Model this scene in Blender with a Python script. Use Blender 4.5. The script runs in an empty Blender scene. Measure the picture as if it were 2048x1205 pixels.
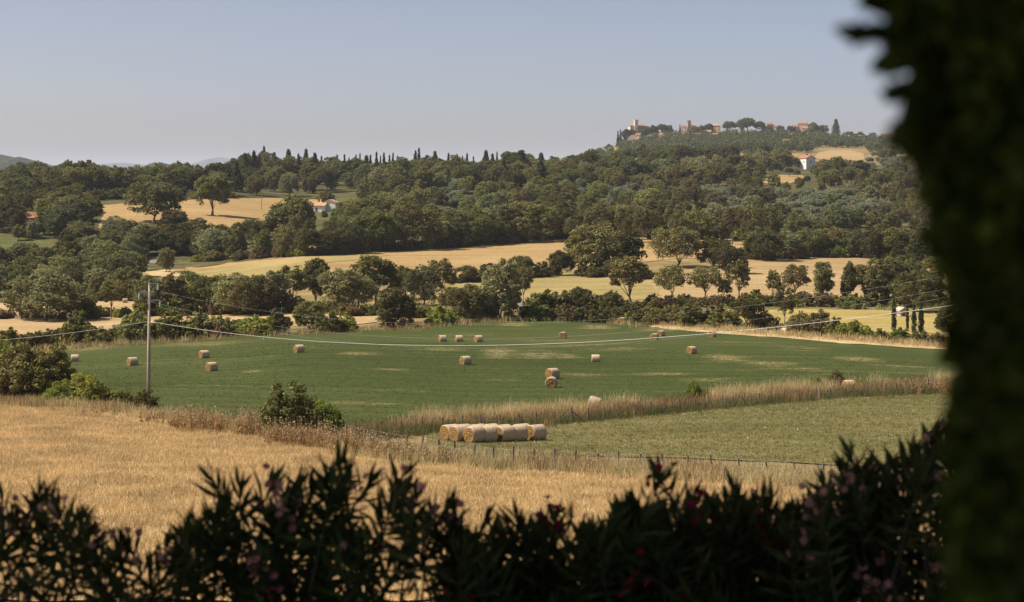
import bpy, bmesh, math, random
import numpy as np
from mathutils import Vector, Matrix, Euler
from mathutils.geometry import delaunay_2d_cdt

scene = bpy.context.scene
COL = scene.collection
R = math.radians
rng = np.random.default_rng(11)
random.seed(5)
F = 3982.0          # focal length measured in pixels of the 2048 px wide photograph (70 mm lens)
VH = 340.0          # eye-level row of the photograph

# ------------------------------------------------------------------ camera, sky, sun
cam_d = bpy.data.cameras.new('camera')
cam = bpy.data.objects.new('camera', cam_d)
COL.objects.link(cam)
cam.location = (0, 0, 0)
cam.rotation_euler = (R(90), 0, 0)
cam_d.sensor_width = 36.0
cam_d.lens = 70.0
cam_d.shift_y = -(602.5 - VH) / 2048.0
cam_d.clip_start = 0.05
cam_d.clip_end = 120000
cam_d.dof.use_dof = True
cam_d.dof.focus_distance = 260
cam_d.dof.aperture_fstop = 4.5
scene.camera = cam

SUN_EL, SUN_AZ = R(50), R(-93)          # azimuth clockwise from the viewing direction: high on the left, a touch towards the viewer
world = bpy.data.worlds.new('World')
scene.world = world
world.use_nodes = True
wn = world.node_tree
bg = wn.nodes['Background']
sky = wn.nodes.new('ShaderNodeTexSky')
sky.sky_type = 'NISHITA'
sky.sun_disc = False
sky.sun_elevation = SUN_EL
sky.sun_rotation = SUN_AZ
sky.air_density = 0.3
sky.dust_density = 1.5
sky.ozone_density = 2.0
wb = wn.nodes.new('ShaderNodeMix'); wb.data_type = 'RGBA'; wb.blend_type = 'MULTIPLY'      # the photograph's warm white balance
wb.inputs[0].default_value = 1.0; wb.inputs[7].default_value = (1.21, 1.01, 0.80, 1)
wn.links.new(sky.outputs[0], wb.inputs[6]); wn.links.new(wb.outputs[2], bg.inputs[0])
bg.inputs[1].default_value = 0.138
sun_d = bpy.data.lights.new('sun', 'SUN')
sun_d.energy = 5.0
sun_d.angle = R(0.5)
sun_d.color = (1.0, 0.93, 0.82)
sun = bpy.data.objects.new('sun', sun_d)
COL.objects.link(sun)
sd = Vector((math.sin(SUN_AZ) * math.cos(SUN_EL), math.cos(SUN_AZ) * math.cos(SUN_EL), math.sin(SUN_EL)))
sun.rotation_euler = sd.to_track_quat('Z', 'Y').to_euler()
sun.location = (-60, 20, 80)
scene.view_settings.view_transform = 'Standard'
scene.view_settings.look = 'None'
scene.view_settings.exposure = 0.47
scene.view_settings.gamma = 1.0
scene.cycles.use_denoising = True
scene.cycles.max_bounces = 6
scene.cycles.diffuse_bounces = 3
scene.cycles.glossy_bounces = 2
scene.cycles.transmission_bounces = 3
scene.cycles.volume_bounces = 0
scene.cycles.transparent_max_bounces = 6
scene.cycles.sample_clamp_indirect = 4.0

# ------------------------------------------------------------------ helpers
def tag(o, label=None, cat=None, group=None, kind=None):
    if label: o['label'] = label
    if cat: o['category'] = cat
    if group: o['group'] = group
    if kind: o['kind'] = kind
    return o

def empty(name, loc, rz=0.0):
    o = bpy.data.objects.new(name, None)
    o.empty_display_size = 0.3
    COL.objects.link(o)
    o.location = loc
    o.rotation_euler = (0, 0, rz)
    return o

def link(name, me, parent=None, loc=(0, 0, 0)):
    o = bpy.data.objects.new(name, me)
    COL.objects.link(o)
    o.location = loc
    if parent is not None: o.parent = parent
    return o

def mesh_np(name, V, faces_n, loops, mats, midx=None, tint=None, smooth=False):
    """V (n,3); faces_n = corner counts per face; loops = vertex indices."""
    me = bpy.data.meshes.new(name)
    V = np.asarray(V, np.float32)
    faces_n = np.asarray(faces_n, np.int32)
    loops = np.asarray(loops, np.int32)
    me.vertices.add(len(V)); me.vertices.foreach_set('co', V.ravel())
    me.loops.add(len(loops)); me.loops.foreach_set('vertex_index', loops)
    me.polygons.add(len(faces_n))
    st = np.concatenate([[0], np.cumsum(faces_n)[:-1]]).astype(np.int32)
    me.polygons.foreach_set('loop_start', st)
    me.polygons.foreach_set('loop_total', faces_n)
    if midx is not None: me.polygons.foreach_set('material_index', np.asarray(midx, np.int32))
    if smooth: me.polygons.foreach_set('use_smooth', np.ones(len(faces_n), bool))
    if tint is not None:
        a = me.attributes.new('tint', 'FLOAT', 'FACE')
        a.data.foreach_set('value', np.asarray(tint, np.float32))
    me.update(calc_edges=True)
    for m in (mats if isinstance(mats, (list, tuple)) else [mats]): me.materials.append(m)
    return me

def quads_mesh(name, Q, mats, tint=None, midx=None, smooth=False):
    n = len(Q)
    return mesh_np(name, Q.reshape(-1, 3), np.full(n, 4), np.arange(4 * n), mats, midx, tint, smooth)

class MB:
    """collects simple solids, builds ONE mesh"""
    def __init__(s): s.v = []; s.f = []
    def add(s, vs, fs):
        b = len(s.v); s.v += [tuple(x) for x in vs]; s.f += [tuple(b + i for i in f) for f in fs]
    def box(s, x0, x1, y0, y1, z0, z1, rz=0.0, piv=(0, 0)):
        c, n = math.cos(rz), math.sin(rz)
        vs = []
        for x, y, z in ((x0,y0,z0),(x1,y0,z0),(x1,y1,z0),(x0,y1,z0),(x0,y0,z1),(x1,y0,z1),(x1,y1,z1),(x0,y1,z1)):
            dx, dy = x - piv[0], y - piv[1]
            vs.append((piv[0] + dx * c - dy * n, piv[1] + dx * n + dy * c, z))
        s.add(vs, [(0,3,2,1),(4,5,6,7),(0,1,5,4),(1,2,6,5),(2,3,7,6),(3,0,4,7)])
    def tube(s, pts, rad, n=8, cap=True):
        pts = [Vector(p) for p in pts]
        rad = rad if isinstance(rad, (list, tuple)) else [rad] * len(pts)
        vs = []; fs = []
        for i, p in enumerate(pts):
            a = pts[max(i - 1, 0)]; b = pts[min(i + 1, len(pts) - 1)]
            t = (b - a)
            t = t.normalized() if t.length > 1e-9 else Vector((0, 0, 1))
            up = Vector((0, 0, 1)) if abs(t.z) < 0.95 else Vector((1, 0, 0))
            x = t.cross(up).normalized(); y = x.cross(t)
            for k in range(n):
                w = 2 * math.pi * k / n
                vs.append(p + (x * math.cos(w) + y * math.sin(w)) * rad[i])
        for i in range(len(pts) - 1):
            for k in range(n):
                a = i * n + k; b = i * n + (k + 1) % n
                fs.append((a, b, b + n, a + n))
        if cap:
            fs.append(tuple(range(n))[::-1]); fs.append(tuple((len(pts) - 1) * n + k for k in range(n)))
        s.add(vs, fs)
    def prism(s, poly, z0, z1):
        n = len(poly)
        s.add([(x, y, z0) for x, y in poly] + [(x, y, z1) for x, y in poly],
              [tuple(range(n))[::-1], tuple(range(n, 2 * n))] + [(i, (i + 1) % n, n + (i + 1) % n, n + i) for i in range(n)])
    def mesh(s, name, m, smooth=False):
        me = bpy.data.meshes.new(name)
        me.from_pydata(s.v, [], s.f)
        if smooth:
            me.polygons.foreach_set('use_smooth', np.ones(len(me.polygons), bool))
        me.update()
        for mm in (m if isinstance(m, (list, tuple)) else [m]): me.materials.append(mm)
        return me
    def build(s, name, m, parent=None, loc=(0, 0, 0), smooth=False):
        return link(name, s.mesh(name, m, smooth), parent, loc)

# ------------------------------------------------------------------ materials
class N:
    """small node-graph writer"""
    def __init__(s, name):
        s.m = bpy.data.materials.new(name); s.m.use_nodes = True
        s.t = s.m.node_tree
        s.b = s.t.nodes['Principled BSDF']; s.out = s.t.nodes['Material Output']
        s.b.inputs['Specular IOR Level'].default_value = 0.2
        s.b.inputs['Roughness'].default_value = 0.85
    def n(s, typ, **kw):
        x = s.t.nodes.new(typ)
        for k, v in kw.items(): setattr(x, k, v)
        return x
    def l(s, a, b): s.t.links.new(a, b)
    def coords(s, kind='Object'): return s.n('ShaderNodeTexCoord').outputs[kind]
    def pos(s): return s.n('ShaderNodeNewGeometry').outputs['Position']
    def mapped(s, src, scale=(1, 1, 1), rot=(0, 0, 0)):
        m = s.n('ShaderNodeMapping'); m.inputs['Scale'].default_value = scale; m.inputs['Rotation'].default_value = rot
        s.l(src, m.inputs['Vector']); return m.outputs[0]
    def noise(s, src, scale, detail=4, rough=0.6, dist=0.0):
        x = s.n('ShaderNodeTexNoise'); x.inputs['Scale'].default_value = scale; x.inputs['Detail'].default_value = detail
        x.inputs['Roughness'].default_value = rough; x.inputs['Distortion'].default_value = dist
        s.l(src, x.inputs['Vector']); return x.outputs['Fac']
    def ramp(s, fac, stops, interp='LINEAR'):
        r = s.n('ShaderNodeValToRGB'); r.color_ramp.interpolation = interp
        e = r.color_ramp.elements
        while len(e) < len(stops): e.new(0.5)
        for i, (p, c) in enumerate(stops):
            e[i].position = p
            c = c if hasattr(c, '__len__') else (c, c, c)
            e[i].color = (c[0], c[1], c[2], 1)
        s.l(fac, r.inputs[0]); return r.outputs[0]
    def mix(s, fac, a, b, blend='MIX'):
        x = s.n('ShaderNodeMix', data_type='RGBA', blend_type=blend)
        for sock, val in ((x.inputs[0], fac), (x.inputs[6], a), (x.inputs[7], b)):
            if hasattr(val, 'is_linked') or isinstance(val, bpy.types.NodeSocket): s.l(val, sock)
            elif hasattr(val, '__len__'): sock.default_value = (val[0], val[1], val[2], 1)
            else: sock.default_value = val
        return x.outputs[2]
    def math(s, op, a, b=0.0, clamp=False):
        x = s.n('ShaderNodeMath', operation=op, use_clamp=clamp)
        for sock, val in ((x.inputs[0], a), (x.inputs[1], b)):
            if isinstance(val, bpy.types.NodeSocket): s.l(val, sock)
            else: sock.default_value = val
        return x.outputs[0]
    def bump(s, h, strength=0.3, dist=0.1):
        b = s.n('ShaderNodeBump'); b.inputs['Strength'].default_value = strength; b.inputs['Distance'].default_value = dist
        s.l(h, b.inputs['Height']); s.l(b.outputs[0], s.b.inputs['Normal'])
    def base(s, c):
        if isinstance(c, bpy.types.NodeSocket): s.l(c, s.b.inputs['Base Color'])
        else: s.b.inputs['Base Color'].default_value = (c[0], c[1], c[2], 1)

def leaf_mat(name, dark, lite, rand_amt=0.35, trans=0.22, alt=None):
    w = N(name)
    at = w.n('ShaderNodeAttribute', attribute_name='tint').outputs['Fac']
    c = w.mix(at, dark, lite)
    oi = w.n('ShaderNodeObjectInfo').outputs['Random']
    if alt is not None:
        c = w.mix(w.math('MULTIPLY', oi, 0.8), c, w.mix(at, [x * 0.75 for x in alt], alt))
    hs = w.n('ShaderNodeHueSaturation')
    w.l(c, hs.inputs['Color'])
    w.l(w.math('ADD', w.math('MULTIPLY', w.math('FRACT', w.math('MULTIPLY', oi, 7.31)), rand_amt * 1.6), 1.0 - rand_amt * 0.8), hs.inputs['Value'])
    w.l(w.math('ADD', w.math('MULTIPLY', w.math('FRACT', w.math('MULTIPLY', oi, 13.7)), 0.05), 0.475), hs.inputs['Hue'])
    c = hs.outputs[0]
    w.base(c)
    w.b.inputs['Specular IOR Level'].default_value = 0.138
    w.b.inputs['Roughness'].default_value = 0.7
    tr = w.n('ShaderNodeBsdfTranslucent')
    w.l(w.mix(0.5, c, w.mix(1.0, c, (0.9, 1.0, 0.3), 'MULTIPLY')), tr.inputs['Color'])
    ms = w.n('ShaderNodeMixShader'); ms.inputs[0].default_value = trans
    w.l(w.b.outputs[0], ms.inputs[1]); w.l(tr.outputs[0], ms.inputs[2]); w.l(ms.outputs[0], w.out.inputs['Surface'])
    return w.m

def plain_mat(name, c, rough=0.85, var=0.25, scale=3.0, bump=0.0, spec=0.2, coords='Object'):
    w = N(name)
    p = w.coords(coords)
    n = w.noise(p, scale, 5, 0.65)
    col = w.ramp(n, [(0.3, [x * (1 - var) for x in c]), (0.7, [min(1, x * (1 + var)) for x in c])])
    w.base(col)
    w.b.inputs['Roughness'].default_value = rough
    w.b.inputs['Specular IOR Level'].default_value = spec
    if bump: w.bump(n, bump, 0.05)
    return w.m

def ground_mat(name, cols, big=0.03, streak=(0.02, 0.2), rot=0.0, fine=2.5, patch=None, patch_lo=0.56, fine_amt=0.35, bump=0.5, patch_scale=0.05, spots=(), lines=0):
    """cols = dark, mid, light; patch = colour of dry streaks of that field"""
    w = N(name)
    p = w.pos()
    a = w.noise(p, big, 5, 0.6)
    s = w.noise(w.mapped(p, (streak[0], streak[1], 0.02), (0, 0, rot)), 1.0, 6, 0.7, 0.3)
    f = w.noise(w.mapped(p, (1, 1, 1)), fine, 3, 0.7)
    t = w.math('ADD', w.math('MULTIPLY', a, 0.45), w.math('MULTIPLY', s, 0.55))
    c = w.ramp(t, [(0.36, cols[0]), (0.5, cols[1]), (0.64, cols[2])])
    fm = w.ramp(f, [(0.25, (1 - fine_amt,) * 3), (0.75, (1 + fine_amt * 0.6,) * 3)])
    if patch is not None:
        s2 = w.noise(w.mapped(p, (patch_scale * 0.5, patch_scale * 3.2, 0.02), (0, 0, rot + 0.1)), 1.0, 8, 0.75, 0.6)
        if spots:      # worn places: ellipses on the ground that lower the threshold
            acc = None
            for u, v, ru, rv, amt in spots:
                c0 = G(u, v); c1 = G(u, v - rv); rx_ = ru * c0.y / F; ry_ = max(c1.y - c0.y, 2.0)
                mp = w.n('ShaderNodeMapping'); mp.inputs['Scale'].default_value = (1 / rx_, 1 / ry_, 0); mp.inputs['Location'].default_value = (-c0.x / rx_, -c0.y / ry_, 0)
                w.l(p, mp.inputs['Vector'])
                ln = w.n('ShaderNodeVectorMath', operation='LENGTH'); w.l(mp.outputs[0], ln.inputs[0])
                e = w.math('MULTIPLY', w.math('SUBTRACT', 1.3, ln.outputs['Value'], True), amt * .21)
                acc = e if acc is None else w.math('MAXIMUM', acc, e)
            s3 = w.noise(w.mapped(p, (0.25, 0.7, 0.02), (0, 0, 0.15)), 1.0, 6, 0.8, 0.5)
            s2 = w.math('MAXIMUM', s2, w.math('ADD', w.math('MULTIPLY', w.math('ADD', s2, s3), .5), acc))
        pm = w.ramp(s2, [(patch_lo, 0.0), (patch_lo + (0.17 if spots else 0.12), 1.0)])
        pm2 = w.math('MULTIPLY', pm, w.ramp(f, [(0.4, 0.15), (0.6, 1.0)]))
        c = w.mix(pm2, c, patch)
    if lines:
        wv = w.n('ShaderNodeTexWave', bands_direction='Y'); wv.inputs['Scale'].default_value = lines; wv.inputs['Distortion'].default_value = 2.5; wv.inputs['Detail'].default_value = 3; wv.inputs['Detail Scale'].default_value = .4
        w.l(w.mapped(p, (1, 1, 1), (0, 0, 0.12)), wv.inputs['Vector'])
        c = w.mix(1.0, c, w.ramp(wv.outputs['Fac'], [(.1, (.92, .93, .91)), (.6, (1.03, 1.02, 1.02))]), 'MULTIPLY')
    c = w.mix(1.0, c, fm, 'MULTIPLY')
    w.base(c)
    w.b.inputs['Roughness'].default_value = 0.95
    w.b.inputs['Specular IOR Level'].default_value = 0.05
    if bump: w.bump(f, bump, 0.15)
    return w.m

# ------------------------------------------------------------------ terrain: heights relative to the eye
COMMON = [(1.0, -1.7), (4.5, -1.75), (8, -2.6), (20, -6.2), (40, -10.8), (70, -15.2)]
def prof(vd, extra=()):
    pts = list(COMMON) + [(d, -(v - VH) * d / F) for v, d in vd] + list(extra)
    pts.sort()
    return np.log([p[0] for p in pts]), np.array([p[1] for p in pts])
FARL = [(1100, -8.5), (1400, -14), (2500, -40), (4000, -60), (60000, -65)]
FARM = [(1450, -4), (1800, -9), (2600, -30), (4000, -60), (60000, -65)]
FARR = [(3300, 44), (4200, 5), (6000, -50), (60000, -65)]
COLS = {
    -1600: prof([(1000,102),(930,120),(870,145),(820,175),(800,190),(772,225),(743,275),(720,305),(690,350),(650,410),(605,517),(545,650),(525,690),(480,740),(440,790),(405,900),(385,980)], FARL),
    120: prof([(1000,102),(930,120),(870,145),(820,175),(800,190),(772,225),(743,275),(720,305),(690,350),(650,410),(605,517),(545,650),(525,690),(480,740),(440,790),(405,900),(385,980)], FARL),
    380: prof([(1000,102),(930,122),(870,150),(835,178),(800,203),(772,228),(743,268),(718,292),(682,350),(650,405),(610,490),(545,630),(525,670),(480,735),(440,800),(405,930),(375,1080)], FARL[1:]),
    640: prof([(1000,102),(930,123),(885,145),(835,185),(777,225),(706,292),(670,350),(640,400),(620,440),(575,520),(525,600),(500,660),(470,740),(425,930),(400,1020),(370,1150),(352,1250)], FARM),
    1000: prof([(1000,102),(930,128),(890,152),(860,172),(835,190),(777,232),(725,278),(680,330),(650,375),(620,425),(575,510),(548,560),(500,660),(480,710),(440,830),(400,980),(370,1100),(350,1250)], FARM),
    1120: prof([(1000,102),(930,129),(892,152),(868,166),(838,188),(777,232),(725,278),(680,330),(646,382),(620,425),(575,505),(548,560),(500,655),(480,708),(440,835),(400,985),(366,1140),(343,1350)], [(1700, 0), (2300, -6), (2850, 2.0), (3300, -5), (6000, -55), (60000, -65)]),
    1220: prof([(1000,102),(930,130),(897,150),(872,164),(838,188),(800,217),(725,278),(690,315),(643,388),(615,433),(575,503),(546,560),(505,640),(480,705),(440,845),(400,992),(362,1170),(335,1400)], [(1700, 6.5), (2200, 4), (2500, 14), (2850, 33.0), (3300, 28), (4200, 0), (6000, -50), (60000, -65)]),
    1320: prof([(1000,102),(930,130),(900,148),(880,160),(840,187),(800,218),(700,303),(645,385),(610,440),(575,500),(545,560),(510,625),(480,700),(440,850),(400,1000),(360,1200),(330,1450),(311,1700),(308,2100)], [(2500, 32), (2850, 53.5)] + FARR),
    1520: prof([(1000,103),(935,130),(900,149),(870,166),(825,195),(795,220),(740,262),(690,318),(660,368),(622,430),(600,468),(570,520),(515,635),(488,692),(440,845),(400,1000),(356,1240),(333,1450),(311,1750),(292,2250),(266,2800)], [(2900, 55)] + FARR),
    1700: prof([(1010,103),(940,130),(905,148),(860,172),(820,197),(785,225),(740,262),(690,325),(668,362),(625,428),(600,470),(570,525),(515,640),(490,690),(440,840),(400,1000),(355,1250),(335,1450),(312,1750),(292,2250),(270,2800)], [(2900, 51)] + FARR),
    1880: prof([(1010,103),(940,130),(905,148),(860,172),(820,197),(785,225),(745,262),(700,325),(676,362),(628,428),(602,470),(570,525),(520,640),(495,690),(440,840),(400,1000),(360,1250),(340,1450),(315,1750),(300,2250),(283,2800)], [(2900, 41)] + FARR),
    3700: prof([(1010,103),(940,130),(905,148),(860,172),(820,197),(785,225),(745,262),(700,325),(676,362),(628,428),(602,470),(570,525),(520,640),(495,690),(440,840),(400,1000),(360,1250),(340,1450),(315,1750),(300,2250),(290,2800)], [(2900, 36)] + FARR),
}
def pchip_m(x, y):
    h = np.diff(x); d = np.diff(y) / h
    m = np.zeros(len(x)); m[0] = d[0]; m[-1] = d[-1]
    for i in range(1, len(x) - 1):
        if d[i-1] * d[i] > 0:
            w1 = 2 * h[i] + h[i-1]; w2 = h[i] + 2 * h[i-1]
            m[i] = (w1 + w2) / (w1 / d[i-1] + w2 / d[i])
    return m
CU = sorted(COLS)
CT = [(COLS[u][0], COLS[u][1], pchip_m(*COLS[u])) for u in CU]
def col_z(i, L):
    x, y, m = CT[i]
    k = np.clip(np.searchsorted(x, L) - 1, 0, len(x) - 2)
    h = x[k+1] - x[k]; t = np.clip((L - x[k]) / h, 0, 1)
    return (y[k] * (1 + 2*t) * (1 - t)**2 + h * m[k] * t * (1 - t)**2 + y[k+1] * t*t * (3 - 2*t) + h * m[k+1] * t*t * (t - 1))
CUA = np.array(CU, float)
def height(X, Y):
    X = np.asarray(X, float); Y = np.asarray(Y, float)
    D = np.maximum(np.maximum(Y, np.abs(X)), 1.0)
    u = np.clip(1024 + F * X / D, CUA[0], CUA[-1] - 1e-6)
    L = np.log(D)
    k = np.clip(np.searchsorted(CUA, u, side='right') - 1, 0, len(CUA) - 2)
    t = (u - CUA[k]) / (CUA[k+1] - CUA[k]); t = t * t * (3 - 2 * t)
    z = np.zeros(np.broadcast(X, Y).shape)
    for i in range(len(CU)):
        w = np.where(k == i, 1 - t, 0) + np.where(k + 1 == i, t, 0)
        sel = w > 0
        if np.any(sel): z[sel] += (w * 1.0)[sel] * col_z(i, L[sel])
    return z
def H(x, y): return float(height(np.array([x]), np.array([y]))[0])
DG = np.exp(np.linspace(math.log(45), math.log(3200), 1600))
def G(u, v, dmin=45):
    """ground point seen at pixel (u, v) of the photograph"""
    z = height((u - 1024) / F * DG, DG)
    ray = -(v - VH) * DG / F
    hit = np.nonzero((z >= ray) & (DG >= dmin))[0]
    D = DG[hit[0]] if len(hit) else 3000.0
    if len(hit) and hit[0] > 0:
        i = hit[0]; a = ray[i-1] - z[i-1]; b = z[i] - ray[i]
        if a + b > 1e-9: D = DG[i-1] + (DG[i] - DG[i-1]) * a / (a + b)
    x = (u - 1024) / F * D
    return Vector((x, D, H(x, D)))
def AT(u, v, D): return Vector(((u - 1024) / F * D, D, -(v - VH) * D / F))

def build_terrain():
    t_in = np.arange(-2000, 4100, 20)
    ang_in = np.arctan((t_in - 1024) / F)
    ang_out = np.linspace(ang_in[-1], ang_in[0] + 2 * math.pi, 70)[1:-1]
    ang = np.concatenate([ang_in, ang_out])
    r = np.concatenate([np.exp(np.arange(math.log(0.6), math.log(3600), 0.0125)), np.geomspace(3700, 60000, 25)])
    A, RR = np.meshgrid(ang, r)
    X = RR * np.sin(A); Y = RR * np.cos(A)
    Z = height(X.ravel(), Y.ravel()).reshape(X.shape)
    V = np.stack([X, Y, Z], -1).reshape(-1, 3)
    na, nr = len(ang), len(r)
    i = np.arange(nr - 1)[:, None] * na; j = np.arange(na)[None, :]
    jn = (j + 1) % na
    q = np.stack([i + j, i + na + j, i + na + jn, i + jn], -1).reshape(-1, 4)[:, ::-1]
    V = np.concatenate([V, [[0, 0, H(0, 0.6)]]])
    tri = np.stack([np.full(na, len(V) - 1), np.arange(na), (np.arange(na) + 1) % na], -1)[:, ::-1]
    loops = np.concatenate([q.ravel(), tri.ravel()])
    fn = np.concatenate([np.full(len(q), 4), np.full(na, 3)])
    return mesh_np('ground', V, fn, loops, M['dry'], smooth=True)

def inside(poly, x, y):
    poly = np.asarray(poly); x = np.asarray(x); y = np.asarray(y)
    c = np.zeros(np.broadcast(x, y).shape, bool)
    n = len(poly)
    for i in range(n):
        x1, y1 = poly[i]; x2, y2 = poly[(i + 1) % n]
        if y1 == y2: continue
        cond = ((y1 > y) != (y2 > y)) & (x < (x2 - x1) * (y - y1) / (y2 - y1) + x1)
        c ^= cond
    return c

def world_poly(px, step=None, jit=0.0):
    """field boundary: corner pixels -> world points, densified"""
    P = [G(u, v) for u, v in px]
    out = []
    for i in range(len(P)):
        a, b = P[i], P[(i + 1) % len(P)]
        L = (b - a).length
        n = max(1, int(L / (step or 4.0)))
        for k in range(n):
            p = a.lerp(b, k / n)
            j = jit if k else 0
            out.append((p.x + random.uniform(-j, j), p.y + random.uniform(-j, j) * 1.5))
    return out

def sheet(name, px, mat, cell=4.0, lift=0.10, jit=0.6, poly=None, step=None, crown=0.0):
    poly = poly or world_poly(px, step or cell, jit)
    A = np.array(poly)
    gx = np.arange(A[:, 0].min(), A[:, 0].max(), cell); gy = np.arange(A[:, 1].min(), A[:, 1].max(), cell)
    XX, YY = np.meshgrid(gx, gy)
    XX = XX.ravel() + rng.uniform(-.2, .2, XX.size) * cell; YY = YY.ravel() + rng.uniform(-.2, .2, YY.size) * cell
    ok = inside(A, XX, YY)
    pts = [Vector(p) for p in poly] + [Vector((x, y)) for x, y in zip(XX[ok], YY[ok])]
    n = len(poly)
    v, e, f, *_ = delaunay_2d_cdt(pts, [], [list(range(n))], 1, 1e-4)
    v = np.array([[p.x, p.y] for p in v])
    z = height(v[:, 0], v[:, 1]) + lift
    V = np.column_stack([v, z])
    fn = [len(x) for x in f]
    loops = [i for x in f for i in x]
    me = mesh_np(name, V, fn, loops, mat, smooth=True)
    # normals up
    up = np.zeros(len(me.polygons) * 3, np.float32); me.polygons.foreach_get('normal', up)
    if up.reshape(-1, 3)[:, 2].mean() < 0: me.flip_normals()
    o = link(name, me)
    tag(o, kind='structure')
    return o, A

M = {}
M['dry'] = ground_mat('dry_ground', ((0.13, 0.105, 0.05), (0.26, 0.19, 0.085), (0.42, 0.30, 0.14)), 0.04, (0.05, 0.12), 0.2, 1.6, (0.10, 0.12, 0.045), 0.52)
M['gold'] = ground_mat('ripe_wheat', ((0.40, 0.295, 0.15), (0.50, 0.375, 0.195), (0.58, 0.44, 0.235)), 0.06, (0.05, 0.12), 0.5, 5.0)
SPOTS = [(1000,707,45,13,1), (1075,711,70,9,1), (1130,714,40,7,.8), (1195,656,50,6,1), (1030,650,45,6,.9), (1450,717,50,8,1), (1550,732,70,8,1), (1610,738,50,6,.8), (1720,720,60,8,.9), (1600,700,90,6,.6), (1320,660,70,8,.8), (1100,684,120,6,.5), (640,688,80,8,.55), (720,708,60,5,.8), (780,742,70,4,.75),
         (400,690,120,8,.6), (180,700,60,6,.8), (505,745,30,4,.8), (1170,752,110,7,.6), (1310,750,90,5,.8), (1420,762,80,5,.7), (690,808,70,7,.7), (760,812,60,6,.6), (1240,700,90,6,.6), (880,700,60,5,.7), (940,670,90,7,.6), (1000,762,90,6,.5), (1800,735,80,6,.5)]
M['green'] = ground_mat('clover_green', ((0.045, 0.060, 0.016), (0.057, 0.073, 0.020), (0.082, 0.090, 0.030)), 0.02, (0.012, 0.09), 0.16, 1.6, (0.33, 0.25, 0.12), 0.585, 0.35, 0.6, 0.05, spots=SPOTS, lines=.045)
M['paddock'] = ground_mat('mown_grass', ((0.105, 0.10, 0.036), (0.155, 0.138, 0.052), (0.21, 0.175, 0.075)), 0.08, (0.05, 0.25), 0.3, 3.0, (0.36, 0.27, 0.13), 0.6)
M['stubble'] = ground_mat('stubble', ((0.33, 0.23, 0.115), (0.42, 0.30, 0.155), (0.52, 0.39, 0.22)), 0.03, (0.02, 0.28), 0.1, 1.2, (0.30, 0.23, 0.11), 0.55, lines=.05)
M['tan'] = ground_mat('tan_stubble', ((0.28, 0.195, 0.095), (0.365, 0.26, 0.13), (0.42, 0.31, 0.16)), 0.02, (0.02, 0.18), -0.3, 1.2, (0.24, 0.19, 0.08), 0.60, lines=.03)
M['meadow'] = ground_mat('yellow_meadow', ((0.20, 0.17, 0.065), (0.29, 0.23, 0.095), (0.38, 0.29, 0.135)), 0.03, (0.02, 0.15), 0.1, 1.5, (0.42, 0.33, 0.045), 0.55)
M['orange'] = ground_mat('orange_wheat', ((0.27, 0.18, 0.078), (0.345, 0.235, 0.105), (0.41, 0.285, 0.135)), 0.03, (0.02, 0.2), 0.15, 1.0, (0.30, 0.24, 0.09), 0.6)
M['grassy'] = ground_mat('grassy_green', ((0.07, 0.085, 0.027), (0.10, 0.11, 0.038), (0.15, 0.14, 0.055)), 0.03, (0.02, 0.1), 0.1, 1.5, (0.3, 0.24, 0.1), 0.62)
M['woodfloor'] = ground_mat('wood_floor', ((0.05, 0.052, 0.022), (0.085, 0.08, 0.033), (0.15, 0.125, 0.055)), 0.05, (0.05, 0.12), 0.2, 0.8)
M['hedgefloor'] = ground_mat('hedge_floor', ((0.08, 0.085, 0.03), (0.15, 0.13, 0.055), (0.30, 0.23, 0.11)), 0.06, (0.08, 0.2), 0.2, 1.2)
M['straw_ground'] = ground_mat('straw_strewn', ((0.36, 0.26, 0.12), (0.50, 0.37, 0.19), (0.62, 0.48, 0.27)), 0.2, (0.1, 0.6), 0.1, 3.0, (0.11, 0.12, 0.045), 0.52, patch_scale=0.3)
M['asphalt'] = plain_mat('road_asphalt', (0.17, 0.165, 0.16), 0.9, 0.15, 0.6)
ground = link('ground', build_terrain()); tag(ground, kind='structure')

# dark green-brown floor of the woods
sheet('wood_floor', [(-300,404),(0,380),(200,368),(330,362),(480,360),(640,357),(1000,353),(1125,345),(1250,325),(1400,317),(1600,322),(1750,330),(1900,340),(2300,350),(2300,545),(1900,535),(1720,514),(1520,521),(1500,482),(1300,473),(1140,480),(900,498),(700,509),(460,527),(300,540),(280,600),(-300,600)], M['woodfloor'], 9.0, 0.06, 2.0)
sheet('hedge_floor', [(-200,690),(350,676),(700,658),(960,640),(1180,634),(1400,655),(1700,680),(2000,700),(2100,690),(1850,672),(1560,655),(1420,636),(1400,615),(1700,622),(1900,628),(1900,606),(1400,603),(1180,606),(980,625),(860,640),(700,655),(420,658),(180,672),(-200,676)], M['hedgefloor'], 4.0, 0.07, 0.8)
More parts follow.
